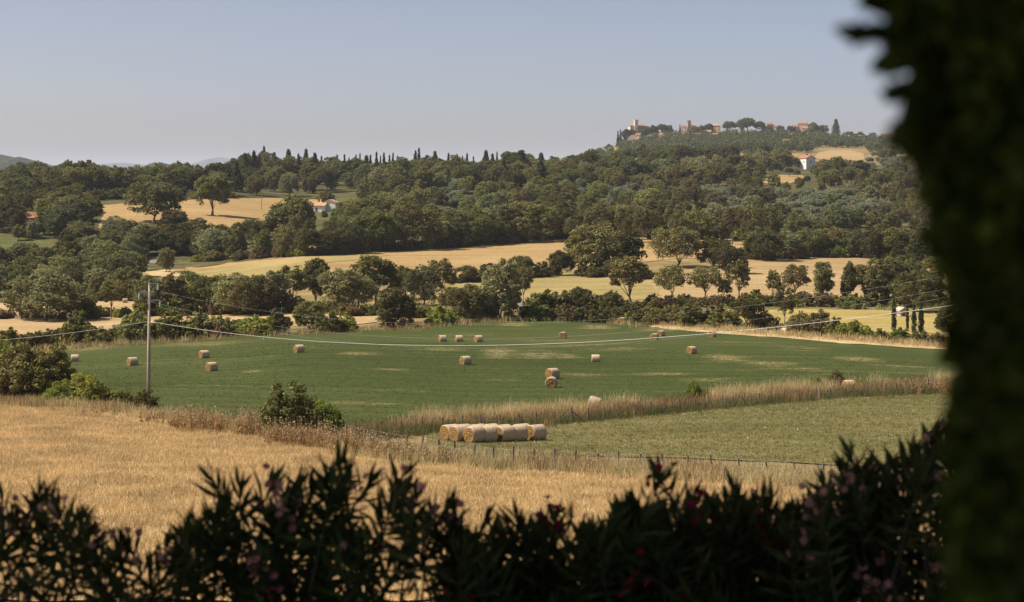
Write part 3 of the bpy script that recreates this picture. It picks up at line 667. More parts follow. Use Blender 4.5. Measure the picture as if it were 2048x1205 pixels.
# ------------------------------------------------------------------ trees one can tell apart (foot pixel, height in pixels, width factor, look and place)
TREES = [
 # hedgerow between the stubble field and the green field, from the left edge to the pole
 ('broadleaf', 92, 643, 98, 1.15, 'large leafy tree leaning over the stubble field near the picture edge, pale trunk showing'),
 ('oak', 45, 640, 62, .8, 'dark low tree crowding the left side of the large leafy hedgerow tree'),
 ('shrub', 160, 640, 48, 1.0, 'small dark bushy tree between the large leafy tree and a leaning thin one'),
 ('sparse', 172, 638, 44, .8, 'thin leaning tree with see-through crown on the stubble field edge'),
 ('sparse', 222, 637, 74, .85, 'slim single-stemmed tree standing alone on the stubble edge left of the pole'),
 ('broadleaf', 250, 602, 62, 1.0, 'rounded tree behind the round bale that lies left of the pole'),
 ('broadleaf', 190, 600, 60, 1.1, 'broad green tree on the far edge of the stubble behind the slim one'),
 ('broadleaf', 300, 632, 78, .9, 'tree directly behind the top of the wooden pole'),
 ('sparse', 342, 632, 80, .95, 'first twin-trunked tree right of the pole in the hedgerow'),
 ('broadleaf', 385, 628, 82, .95, 'feathery green tree with bare lower trunk beyond the first cable span'),
 ('broadleaf', 428, 630, 78, 1.0, 'middle tree of the dark row right of the pole'),
 ('broadleaf', 470, 632, 82, 1.0, 'heavy crowned tree in the middle of the row right of the pole'),
 ('oak', 508, 633, 80, .9, 'dark tree with trunk at the straw strip, third from the round hedge bush'),
 ('broadleaf', 545, 628, 82, .95, 'tree with dense crown in the row just before the bright gap'),
 ('sparse', 585, 618, 82, 1.0, 'olive-tinted tree behind the row, above the bright gap'),
 ('narrow', 632, 612, 98, 1.3, 'pale grey-green tall tree standing up above the hedgerow against the yellow meadow'),
 ('broadleaf', 680, 620, 78, .9, 'feathery tree between the pale tall tree and the dark oak'),
 ('broadleaf', 715, 618, 72, .9, 'lower feathery tree tucked against the left side of the dark oak'),
 ('oak', 752, 612, 96, 1.05, 'tallest dark round oak rising above the hedgerow in mid valley'),
 ('oak', 790, 655, 75, 1.1, 'big dark oak standing right at the back edge of the green field'),
 ('oak', 812, 600, 66, .8, 'dark tree behind the right shoulder of the hedgerow oaks'),
 ('broadleaf', 848, 612, 78, .8, 'yellowish green tree right of the dark hedgerow oaks'),
 ('sparse', 885, 600, 78, .9, 'light leafy tree whose crown reaches the grain field behind'),
 ('bright', 884, 651, 36, 1.0, 'small light green bush at the back edge of the green field'),
 ('sparse', 905, 645, 68, 1.0, 'olive green tree beside the small light bush at the field edge'),
 ('broadleaf', 945, 643, 72, .95, 'round-headed tree left of the tree that hides the road'),
 ('oak', 975, 640, 52, .9, 'low dark tree standing before the pale road bend'),
 ('broadleaf', 1003, 642, 118, .85, 'tall dark green tree with bare trunk beside the pale road bend'),
 ('sparse', 1045, 615, 78, .7, 'airy tree leaning right beside the road behind the tall dark one'),
 # hedge along the right half
 ('shrub', 1085, 634, 48, 1.1, 'dark dense bush at the start of the hedge right of the road'),
 ('shrub', 1120, 634, 46, 1.1, 'second bush of the hedge right of the road, mid green'),
 ('oak', 1160, 630, 54, .9, 'dark hedge tree before the flower meadow'),
 ('shrub', 1192, 634, 38, 1.1, 'low hedge bush under the flower meadow'),
 ('oak', 1222, 638, 54, .85, 'dark hedge tree just left of the farthest end-on bale'),
 ('shrub', 1262, 645, 32, 1.2, 'hedge bush behind the farthest two end-on bales'),
 ('shrub', 1300, 645, 32, 1.2, 'low bush right behind the second farthest bale'),
 ('shrub', 1340, 648, 32, 1.3, 'flat-topped hedge bush right of the second farthest bale'),
 ('shrub', 1385, 655, 46, 1.3, 'full bush in the hedge between the far bales and the rape field'),
 ('shrub', 1430, 656, 40, 1.2, 'rounded hedge bush left of the yellow rape field'),
 ('bright', 1462, 652, 28, 1.0, 'light green bush at the left tip of the yellow rape field'),
 ('oak', 1493, 660, 62, 1.0, 'broad dark hedge tree in front of the left end of the rape field'),
 ('shrub', 1530, 660, 34, 1.2, 'low hedge bush left of the bale that lies under the hedge'),
 ('sparse', 1568, 655, 78, .8, 'light see-through tree rising from the hedge above the lone hedge bale'),
 ('shrub', 1598, 668, 40, 1.0, 'dark hedge bush right behind the lone hedge bale'),
 ('shrub', 1636, 671, 46, 1.0, 'tall dark bush in the hedge in front of the yellow rape field'),
 ('shrub', 1668, 674, 36, 1.1, 'spiky green bush right of the tall dark hedge bush'),
 ('bright', 1700, 676, 32, 1.0, 'bright green spiky bush along the rape field'),
 ('bright', 1732, 678, 24, 1.0, 'low bright bush left of the four cypresses'),
 ('shrub', 1762, 682, 22, 1.1, 'low dark bush just left of the four cypresses'),
 ('bright', 1800, 684, 26, 1.2, 'yellow-green bush at the foot of the four cypresses'),
 ('shrub', 1838, 688, 24, 1.1, 'small bush under the thickest of the four cypresses'),
 ('shrub', 1875, 692, 24, 1.1, 'small dark bush at the foot of the rounded roadside tree'),
 ('oak', 1905, 678, 72, .95, 'rounded tree half hidden by the blurred near cypress'),
 ('cypress', 1788, 663, 74, .75, 'slim cypress standing apart, leftmost of the four'),
 ('cypress', 1815, 660, 56, .8, 'shortest cypress, second of the four beside the shed'),
 ('cypress', 1828, 667, 62, .85, 'third of the four cypresses, tapering from a wide foot'),
 ('cypress', 1842, 669, 72, .95, 'thickest cypress, rightmost of the four'),
 # trees before the hillside stubble
 ('sparse', 1258, 612, 94, 1.35, 'big twin-trunked tree with fresh green crown before the tan stubble'),
 ('shrub', 1305, 612, 22, 1.0, 'dark low bush right of the twin-trunked tree'),
 ('sparse', 1343, 606, 72, 1.15, 'pale crowned tree with two thin trunks before the tan field'),
 ('shrub', 1372, 610, 20, 1.2, 'low hedge clump right of the pale two-stemmed tree'),
 ('sparse', 1412, 608, 72, 1.15, 'tall loose greyish tree at the left end of the tan stubble'),
 ('sparse', 1448, 609, 48, .8, 'short spindly tree between two taller ones before the tan field'),
 ('sparse', 1477, 606, 82, .9, 'straight-trunked tree with high crown before the tan field'),
 ('shrub', 1510, 608, 26, 1.1, 'dark bush right of the straight-trunked tree'),
 ('sparse', 1546, 606, 62, .85, 'thin crowned tree left of the windswept one in the tan field'),
 ('sparse', 1588, 602, 70, 1.0, 'windswept open tree in the middle of the tan field'),
 ('shrub', 1612, 612, 24, 1.2, 'hedge clump under the windswept open tree'),
 ('narrow', 1646, 612, 90, .95, 'tall narrow tree alone before the tan stubble'),
 ('narrow', 1697, 612, 92, .85, 'second tall narrow tree, yellowish crown, right of the lone one'),
 ('sparse', 1728, 612, 80, .9, 'dark-leaved thin tree right of the two narrow trees'),
 ('shrub', 1700, 618, 26, 1.4, 'hedge mass under the two narrow trees'),
 ('broadleaf', 1768, 612, 92, .95, 'dense green tree above the slim cypress'),
 ('broadleaf', 1808, 610, 96, .9, 'tallest leafy tree behind the small shed'),
 ('oak', 1842, 625, 78, .95, 'dark purple-green tree right behind the four cypresses'),
 ('sparse', 1866, 600, 84, .9, 'thin topped tree before the orange gap at the dark cypress'),
 # big oaks in the grain field
 ('oak', 1188, 550, 98, .95, 'biggest dark oak standing between the grain field and the flower meadow'),
 ('oak', 1252, 548, 76, .95, 'oak joined to the right side of the biggest field oak'),
 ('oak', 1230, 556, 40, 1.1, 'low dark oak under the biggest pair of field oaks'),
 ('oak', 1122, 552, 50, .8, 'small gnarled oak left of the biggest field oak'),
 ('oak', 1355, 534, 78, 1.1, 'perfectly round dark oak alone at the right end of the grain field'),
 ('oak', 1428, 535, 58, 1.0, 'middle-sized oak right of the round lone oak'),
 ('oak', 1468, 548, 54, 1.1, 'wide oak whose foot touches the tan stubble'),
 ('shrub', 1285, 560, 26, 1.2, 'bush right of the biggest pair of field oaks'),
 ('oak', 935, 566, 34, 1.1, 'left small oak of the dark hedge under the grain field'),
 ('oak', 978, 562, 34, 1.1, 'second small oak of the dark hedge under the grain field'),
 ('oak', 1045, 556, 42, .9, 'taller small oak of the dark hedge under the grain field'),
 ('shrub', 1015, 560, 30, 1.1, 'dark bush between the small oaks under the grain field'),
 ('shrub', 1082, 555, 28, 1.2, 'light bush at the end of the small oak hedge'),
 # upper edge of the grain field, left to right
 ('oak', 332, 545, 48, .6, 'narrow dark tree standing by the small road bend'),
 ('broadleaf', 425, 520, 62, 1.0, 'first round tree on the upper edge of the yellow meadow'),
 ('broadleaf', 470, 520, 60, .8, 'second tree on the upper edge of the yellow meadow'),
 ('broadleaf', 528, 517, 56, .9, 'small bright tree on the upper edge of the yellow meadow'),
 ('broadleaf', 572, 515, 62, .8, 'narrow tree above the yellow flower strip'),
 ('oak', 612, 513, 54, 1.0, 'bushy oak above the yellow flower strip'),
 ('broadleaf', 655, 511, 54, 1.0, 'round tree right of the bushy oak above the yellow strip'),
 ('oak', 700, 508, 58, 1.0, 'oak left of the large spreading pair on the grain edge'),
 ('oak', 742, 503, 82, 1.0, 'large spreading oak with dark trunk on the grain edge'),
 ('broadleaf', 772, 502, 50, .9, 'light tree between the large spreading oaks'),
 ('oak', 828, 500, 88, 1.1, 'largest spreading oak over the grain edge, dark trunk in shade'),
 ('broadleaf', 872, 497, 62, .9, 'tree with a white dead branch on the grain edge'),
 ('broadleaf', 910, 495, 66, 1.0, 'rounded tree right of the one with the dead branch'),
 ('oak', 955, 490, 70, 1.0, 'dark oak on the grain edge below the olive grove'),
 ('broadleaf', 1005, 487, 74, .9, 'tree with dead grey branch over the grain edge'),
 ('oak', 1045, 486, 78, .95, 'oak with long bare trunk above the grain field middle'),
 ('oak', 1080, 484, 72, .95, 'dark oak right of the long-trunked one'),
 ('broadleaf', 1128, 480, 58, .95, 'pale round tree where the grain field narrows'),
 ('oak', 1175, 474, 52, 1.0, 'oak right above the crown of the biggest field oak'),
 ('broadleaf', 1215, 474, 58, .9, 'rounded light tree above the joined field oaks'),
 ('oak', 1262, 470, 56, 1.1, 'dark spreading oak along the shaded top edge of the grain field'),
 ('oak', 1300, 472, 46, 1.1, 'low dark oak right of the spreading one on the top edge'),
 ('bright', 1335, 480, 26, 1.2, 'yellow-green bush above the round lone oak'),
 ('oak', 1395, 480, 48, 1.0, 'oak above the grassy corner right of the round lone oak'),
 ('oak', 1440, 482, 44, 1.0, 'low oak above the grassy corner of the grain field'),
 ('oak', 1530, 522, 62, 1.0, 'dark oak at the left top of the tan stubble'),
 ('broadleaf', 1575, 518, 54, 1.0, 'brighter tree on the top edge of the tan stubble'),
 ('oak', 1618, 515, 58, 1.0, 'oak at the crest of the tan stubble'),
 ('oak', 1668, 513, 58, 1.0, 'dark oak right of the crest of the tan stubble'),
 ('broadleaf', 1712, 516, 54, 1.0, 'green tree on the right shoulder of the tan stubble'),
 ('oak', 1752, 522, 62, 1.0, 'dark oak above the second narrow tree'),
 ('oak', 1798, 525, 68, 1.0, 'big dark oak above the leafy trees by the shed'),
 ('oak', 1848, 532, 74, 1.0, 'dark oak beside the blurred near cypress'),
 # upland field and house
 ('oak', 310, 445, 76, 1.15, 'lone spreading oak in the middle of the upland field'),
 ('oak', 348, 452, 32, 1.4, 'low dark bush-like oak hugging the lone upland oak'),
 ('oak', 425, 432, 80, 1.0, 'tall rounded oak at the right of the upland field'),
 ('shrub', 398, 470, 30, 1.2, 'bush below the tall rounded upland oak'),
 ('oak', 585, 472, 76, 1.25, 'broad oak in front of the tile-roofed house'),
 ('oak', 528, 475, 34, 1.2, 'dark low tree left of the broad house oak'),
 ('oak', 500, 478, 40, 1.1, 'dark low oak at the end of the upland field'),
 ('fir', 668, 462, 44, 1.0, 'dark bluish tree right in front of the tile-roofed house'),
 ('shrub', 652, 405, 22, 1.0, 'hedge bush behind the tile-roofed house'),
 ('brown', 655, 398, 16, 1.0, 'rusty brown bush on the bank behind the tile-roofed house'),
 ('broadleaf', 710, 455, 56, 1.0, 'round tree right of the house lawn'),
 ('oak', 752, 455, 62, 1.1, 'oak below the olive grove, right of the house lawn'),
 ('broadleaf', 230, 480, 46, 1.1, 'round tree at the foot of the upland field'),
 ('broadleaf', 262, 492, 50, 1.0, 'second round tree at the foot of the upland field'),
 ('broadleaf', 378, 490, 44, 1.0, 'tree below the lone upland oak'),
 ('broadleaf', 160, 470, 66, 1.0, 'bright leafy tree at the left corner of the upland field'),
 ('broadleaf', 118, 475, 60, 1.0, 'light tree right of the old stone barn'),
 ('pine', 62, 365, 36, 1.4, 'umbrella pine with bright flat crown near the left edge'),
 ('pine', 22, 365, 34, 1.2, 'second flat-topped pine at the left edge'),
 ('oak', 150, 345, 26, 1.0, 'dark round tree poking above the left skyline'),
 ('oak', 20, 345, 16, 1.0, 'small round tree left on the skyline before the far hill'),
 # near bushes and trees on the verge
 ('thicket', 45, 806, 122, 1.15, 'big mixed bush, rusty brown in its middle, at the left edge'),
 ('thicket', 100, 806, 118, 1.0, 'tall dark bush beside the green field at the left edge'),
 ('lime', 10, 770, 90, .8, 'yellow-green bush top at the very left edge'),
 ('lime', 165, 812, 66, 1.3, 'bright lime bush left of the pole foot'),
 ('lime', 118, 812, 50, 1.2, 'lime green bush tucked under the tall dark bush'),
 ('lime', 246, 820, 40, 1.0, 'small lime bush between the large lime bush and the pole'),
 ('thicket', 290, 828, 50, 1.0, 'dark round bush around the foot of the pole'),
 ('thicket', 578, 874, 112, 1.1, 'tall rose bush on the verge with a few white blossoms'),
 ('lime', 645, 870, 72, 1.1, 'lower light green bush right of the tall rose bush'),
 ('thicket', 676, 868, 36, .8, 'small drooping bush at the end of the rose bush clump'),
 ('lime', 1388, 800, 40, .65, 'small bright sapling in the fence verge'),
 ('lime', 1412, 800, 26, .7, 'tiny bright shoot right of the fence verge sapling'),
 ('thicket', 1672, 776, 36, .95, 'dark round bush in the fence verge'),
 ('lime', 1632, 780, 30, .9, 'lighter bush left of the dark round bush in the fence verge'),
 ('brown', 60, 800, 96, .7, 'rusty brown bush in the middle of the big left bushes'),
 # hedge at the left back of the green field
 ('shrub', 15, 700, 40, 1.0, 'thin bush over the left end of the field hedge'),
 ('shrub', 70, 698, 30, 1.1, 'low bush left of the first big hedge bush'),
 ('shrub', 150, 690, 60, .9, 'first big bush of the hedge behind the leftmost bale'),
 ('shrub', 195, 690, 32, 1.1, 'dark bush right of the first big hedge bush'),
 ('shrub', 268, 684, 58, .8, 'dark bush left of the pole in the field hedge'),
 ('shrub', 330, 680, 44, 1.2, 'brownish bush just right of the pole in the field hedge'),
 ('bright', 362, 678, 44, 1.1, 'light green bush right of the pole'),
 ('shrub', 400, 676, 46, 1.1, 'full green bush under the cable in the field hedge'),
 ('bright', 440, 674, 38, 1.0, 'bright bush in the field hedge before the orange strip'),
 ('bright', 500, 671, 36, 1.1, 'spiky bright bush in the middle of the field hedge'),
 ('shrub', 555, 668, 46, .9, 'dark green bush left of the round hedge bush'),
 ('oak', 617, 664, 58, .95, 'round solitary bush-tree standing in the straw bank'),
 ('shrub', 655, 666, 36, 1.0, 'low bush clinging to the round bush-tree'),
 ('bright', 690, 664, 34, .9, 'thin light bush on the straw bank'),
]
for k, u, v, h, w, lab in TREES:
    tall = k in ('oak', 'broadleaf', 'sparse')
    at_px(k, u, v, h * (1.08 if tall else 1.15 if k in ('shrub', 'bright') and h < 70 else 1.0), lab, None, w * (1.38 if tall and u < 720 and v > 595 else 1.22 if tall else 1.2 if k in ('shrub', 'bright') else 1.0))

# skyline cypresses and firs (foot hidden in the wood; feet stand on the ridge)
SKY = [('fir',490,308),('fir',508,303),('narrow',526,300),('cypress',528,293),('fir',548,306),('fir',577,300),('cypress',597,308),('fir',612,299),('fir',630,307),('cypress',643,312),
 ('cypress',661,316),('cypress',674,310),('cypress',689,309),('cypress',698,315),('cypress',704,318),('cypress',712,309),('cypress',720,307),('fir',733,312),('cypress',741,310),
 ('cypress',753,304),('cypress',761,312),('cypress',768,306),('cypress',779,310),('cypress',786,306),('cypress',795,312),('cypress',804,313),('cypress',814,316),('fir',830,308),
 ('cypress',831,302),('cypress',838,296),('fir',870,303),('cypress',852,311),('cypress',897,307),('cypress',914,308),('cypress',925,312),('cypress',934,307),('cypress',947,313),
 ('fir',972,302),('fir',985,308),('cypress',994,304),('broadleaf',1040,299),('broadleaf',1030,303)]
SKYW = {0: 'beside the rounded ridge trees', 1: 'in the cypress row', 2: 'past the tallest pair'}
seen_sky = {}
for k, u, vt in SKY:
    D = random.uniform(1180, 1260)
    p = Vector(((u - 1024) / F * D, D, 0)); p.z = H(p.x, p.y)
    hm = -(vt - VH) * D / F - p.z
    sec = 'above the tile-roofed house' if u < 652 else 'in the evenly spaced row' if u < 745 else 'in the dense part of the row' if u < 822 else 'around the tallest cypress' if u < 880 else 'in the gappy end of the row' if u < 960 else 'before the open sky gap'
    nm = {'cypress': 'dark pencil cypress', 'fir': 'dark ragged conifer', 'narrow': 'pale narrow tree', 'broadleaf': 'high open tree'}[k]
    tl = 'tall' if hm > 13.5 else 'short' if hm < 10.5 else 'medium'
    lab = f'{tl} {nm} on the ridge skyline {sec}'
    plant(k, p, max(hm, 5), lab, 'skyline ' + nm.split()[-1] + ' ' + tl + ' ' + sec, {'cypress': 1.0, 'fir': .8}.get(k, .8))

SKYT = [(-60,344),(0,346),(60,335),(100,326),(150,314),(200,322),(240,332),(300,328),(350,319),(390,326),(440,336),(470,316),(490,306),(530,305),(600,309),(650,314),(680,322),(760,319),(830,310),(870,309),(900,324),(960,318),(1000,313),(1040,302),(1080,312),(1120,316),(1150,312)]
u = -60.0
while u < 1150:
    D = random.uniform(985, 1060) if u < 470 else random.uniform(1195, 1245)
    p = Vector(((u - 1024) / F * D, D, 0)); p.z = H(p.x, p.y)
    vt = float(np.interp(u, [q[0] for q in SKYT], [q[1] for q in SKYT])) + random.uniform(-2, 7)
    hm = max(5.0, -(vt - VH) * D / F - p.z)
    k = random.choice(['oak', 'oak', 'broadleaf'])
    sec = 'left of the upland field' if u < 190 else 'behind the upland field' if u < 470 else 'behind the tile-roofed house' if u < 700 else 'at the foot of the cypress row' if u < 880 else 'where the cypresses thin out' if u < 1010 else 'left of the castle hill'
    d_ = 'dark' if k == 'oak' else 'lighter'
    plant(k, p, hm, f'{d_} crest tree in the skyline belt {sec}', f'{d_} skyline trees {sec}', max(.75, min(1.4, 12.5 / hm)))
    u += random.uniform(15, 25)
# hedge bushes along the field edges
HEDGE = [((190, 401), (470, 395), 13, (16, 24), 'in the dark hedge at the back of the upland field'), ((285, 634), (665, 626), 17, (20, 34), 'under the hedgerow right of the pole'), ((-40, 640), (270, 636), 26, (16, 28), 'on the stubble edge left of the pole'), ((670, 632), (985, 640), 20, (18, 32), 'under the dark hedgerow oaks'),
 ((1065, 628), (1470, 612), 18, (16, 28), 'in the ditch below the flower meadow'), ((1480, 612), (1900, 614), 15, (16, 30), 'under the row of thin trees before the tan stubble'),
 ((1060, 640), (1480, 658), 18, (22, 36), 'in the hedge behind the far bales'), ((395, 524), (700, 508), 17, (16, 26), 'on the upper edge of the yellow meadow'), ((700, 506), (1140, 479), 17, (18, 28), 'under the shaded oaks on the grain edge'),
 ((1150, 474), (1490, 480), 17, (18, 28), 'along the shaded top edge of the grain field'), ((1500, 520), (1720, 513), 16, (18, 30), 'along the crest of the tan stubble'), ((1720, 514), (1880, 535), 16, (20, 30), 'on the right shoulder of the tan stubble'),
 ((1160, 554), (1300, 554), 16, (20, 30), 'under the biggest pair of field oaks'), ((20, 694), (560, 668), 22, (22, 40), 'in the hedge at the left back of the green field'), ((900, 566), (1110, 554), 18, (18, 28), 'in the small oak hedge under the grain field')]
for (ua, va), (ub, vb), st, (h0, h1), sec in HEDGE:
    u = ua
    while u < ub:
        v = va + (vb - va) * (u - ua) / (ub - ua)
        k = random.choice(['shrub', 'shrub', 'bright']) if random.random() < .8 else 'brown'
        nm = {'shrub': 'dark green', 'bright': 'light green', 'brown': 'brownish'}[k]
        at_px(k, u, v + random.uniform(-2, 2), random.uniform(h0, h1), f'{nm} low hedge bush {sec}', f'{nm} hedge bushes {sec}', random.uniform(1.1, 1.5))
        u += st * random.uniform(.7, 1.3)

# ------------------------------------------------------------------ the woods: every tree is set on its own
KEEP = [  # clearings, in pixels of the photograph: no tree foot within, nor just below
 [(185,398),(420,394),(560,392),(720,392),(715,435),(600,440),(560,465),(380,462),(300,468),(190,470)],
 [(595,392),(725,385),(722,440),(600,440)],
 [(1628,298),(1735,298),(1735,330),(1628,330)], [(1526,350),(1614,348),(1606,371),(1530,371)],
 [(-100,468),(125,472),(130,520),(-100,520)], [(276,514),(345,514),(345,585),(276,585)], [(1592,326),(1640,326),(1640,368),(1592,368)],
]
OLIVE_Z = [[(850,380),(990,385),(1010,455),(860,460)], [(1130,375),(1320,395),(1330,440),(1160,440)], [(1400,390),(1760,400),(1800,470),(1420,480),(1400,440)], [(1740,304),(1840,310),(1840,380),(1720,360)], [(1500,440),(1660,430),(1680,480),(1520,490)]]
TOPS = [(-100,352),(120,352),(240,360),(300,356),(420,352),(480,362),(640,362),(1000,356),(1130,340),(1250,318),(1400,316),(1560,322),(1735,328),(1748,304),(1900,308)]
WCNT = {}
STEP = .70
def wood(zone, u0, u1, v0, v1, dv, mixw, hm, phrase, limit=999):
    rows = np.arange(v0, v1, dv); n = 0
    for ri, v in enumerate(rows):
        D0 = G((u0 + u1) / 2, v).y
        step = hm * STEP * F / D0
        u = u0 + (ri % 2) * step * .5
        while u < u1:
            uu, vv = u + random.uniform(-.3, .3) * step, v + random.uniform(-.5, .5) * dv
            u += step * random.uniform(.8, 1.25)
            if vv < np.interp(uu, [p[0] for p in TOPS], [p[1] for p in TOPS]): continue
            p = G(uu, vv)
            hpx = hm * F / p.y
            if any(inside(k, uu, vv) or inside(k, uu, vv - hpx * .45) for k in KEEP): continue
            if any(inside(k, uu, vv) for k in OLIVE_Z): kind = 'olive' if random.random() < .8 else 'broadleaf'
            else:
                kind = random.choices(list(mixw), list(mixw.values()))[0]
                if kind == 'oak' and NPLACED.get('oak', 0) > 295: kind = 'broadleaf' if NPLACED.get('broadleaf', 0) < 297 else 'sparse'
                elif kind == 'broadleaf' and NPLACED.get('broadleaf', 0) > 296: kind = 'sparse'
            h = hm * random.uniform(.72, 1.22) * {'olive': .55, 'shrub': .45, 'fir': 1.1, 'cypress': 1.0, 'pine': .9}.get(kind, 1)
            nm = {'oak': 'dark oak', 'broadleaf': 'lighter leafy tree', 'olive': 'silvery olive tree', 'pine': 'flat-topped pine', 'fir': 'dark conifer', 'cypress': 'pencil cypress', 'shrub': 'low bush', 'sparse': 'thin pale tree'}[kind]
            sec = phrase(uu) if callable(phrase) else phrase
            plant(kind, p, h, f'{nm} {sec}', f'{nm}s {sec}', random.uniform(1.0, 1.3))
            n += 1
            if kind == 'olive': u -= step * .42
    WCNT[zone] = n
wood('left_top', -60, 470, 366, 398, 10, {'oak': 3.5, 'broadleaf': 3, 'pine': .5}, 13, lambda u: 'in the wood along the left skyline' if u < 230 else 'in the tree belt behind the upland field')
wood('left_mid', -60, 250, 400, 466, 12, {'oak': 4, 'broadleaf': 4}, 11.5, 'in the wood around the old stone barn')
wood('left_low', -60, 300, 512, 600, 12.5, {'broadleaf': 5, 'oak': 2, 'shrub': 1}, 9.5, lambda u: 'in the thicket below the left pasture' if u < 140 else 'in the thicket before the road bend')
wood('left_belt', 130, 480, 478, 522, 12, {'broadleaf': 4, 'oak': 2, 'shrub': 1}, 9.0, 'in the belt between the upland field and the yellow meadow')
wood('ridge', 470, 1130, 354, 394, 8.5, {'oak': 3.4, 'broadleaf': 3, 'fir': .6}, 13, lambda u: 'on the ridge slope above the tile-roofed house' if u < 720 else 'on the ridge slope above the olive grove' if u < 960 else 'on the ridge slope beyond the olive grove')
wood('mid', 690, 1130, 396, 480, 11.5, {'oak': 3, 'broadleaf': 3.4, 'sparse': .4, 'shrub': .5}, 11, lambda u: 'in the wood beside the olive grove' if u < 900 else 'in the wood between olive grove and grain field')
wood('right_top', 1130, 1880, 316, 380, 9, {'oak': 3.4, 'broadleaf': 3}, 12.5, lambda u: 'in the wood below the castle' if u < 1390 else 'in the wood before the white gabled house' if u < 1640 else 'in the wood below the hilltop field')
wood('right_mid', 1130, 1890, 382, 502, 12, {'oak': 3, 'broadleaf': 3.4, 'sparse': .5, 'shrub': .4}, 11, lambda u: 'in the wood above the round lone oak' if u < 1400 else 'in the wood above the tan stubble' if u < 1640 else 'in the wood by the dark near cypress')
wood('house', 470, 700, 480, 506, 13, {'broadleaf': 3, 'shrub': 2}, 8, 'in the scrub below the tile-roofed house')
print('WOOD', WCNT, NPLACED)

# undergrowth that nobody could count, under the woods
def scatter_leaves(name, zones, n, rad, leaf, per, mat, seed, lift=.3):
    r = np.random.default_rng(seed); C = []
    for (u0, u1, v0, v1) in zones:
        for _ in range(n):
            p = G(r.uniform(u0, u1), r.uniform(v0, v1))
            C.append((p.x, p.y, p.z + lift))
    C = np.array(C)
    q, t = leaf_quads(C, r.uniform(.5, 1.3, len(C)) * rad, per, leaf, r, squash=.8, up=.6)
    o = link(name, quads_mesh(name, q, mat, t)); tag(o, kind='stuff'); return o
scatter_leaves('undergrowth', [(1060, 1480, 606, 650), (1480, 1700, 602, 618), (1700, 1900, 604, 622)], 120, 1.1, .22, 26, M['shrub'], 3)
scatter_leaves('undergrowth', [(280, 660, 596, 634), (-50, 280, 560, 600), (660, 990, 600, 632)], 90, 1.0, .22, 26, M['shrub'], 4)

# the wood on the village hill reads as one mass
def far_wood():
    r = np.random.default_rng(77); Q = []; T = []
    us = np.array([1110, 1160, 1220, 1260, 1350, 1500, 1650, 1760, 1860, 2100]); vs = np.array([334, 318, 300, 277, 270, 268, 272, 282, 290, 296])
    n = 0
    while n < 2700:
        u = r.uniform(1100, 2000); D = r.uniform(1850, 2870)
        x = (u - 1024) / F * D
        z = H(x, D)
        v = VH - z * F / D
        if v > 326 or v < np.interp(u, us, vs) + 5: continue
        if inside([(1246, 255), (1305, 255), (1300, 283), (1250, 296)], u, v): continue
        if inside([(1625, 297), (1738, 297), (1738, 330), (1625, 330)], u, v): continue
        if inside([(1560, 282), (1590, 282), (1590, 300), (1560, 300)], u, v): continue
        h = r.uniform(6, 11.5); w = h * r.uniform(.4, .6)
        k = 9
        d = unit(k, r, .5)
        C = np.array([x, D, z + h * .52]) + d * np.array([w * .62, w * .62, h * .34])
        q, t = leaf_quads(C, np.full(k, w * .42), 22, .62, r, tone=np.full(k, r.uniform(0, 1)) * .8 + r.uniform(0, .2, k))
        Q.append(q); T.append(t); n += 1
    o = link('woodland', quads_mesh('woodland', np.concatenate(Q), M['wood'], np.concatenate(T)))
    tag(o, kind='stuff')
far_wood()
def side_wood():      # the woods go on behind the near cypress
    r = np.random.default_rng(78); Q = []; T = []; n = 0
    while n < 420:
        u = r.uniform(1885, 2330); v = r.uniform(318, 522)
        p = G(u, v)
        if p.y > 2200: continue
        h = r.uniform(8, 13); w = h * r.uniform(.45, .6); k = 14
        d = unit(k, r, .3)
        C = np.array([p.x, p.y, p.z + h * .5]) + d * np.array([w * .62, w * .62, h * .36])
        q, t = leaf_quads(C, np.full(k, w * .36), 34, .42, r, tone=np.full(k, r.uniform(0, 1)) * .8 + r.uniform(0, .2, k))
        Q.append(q); T.append(t); n += 1
    o = link('woodland', quads_mesh('woodland', np.concatenate(Q), M['wood'], np.concatenate(T))); tag(o, kind='stuff')
side_wood()
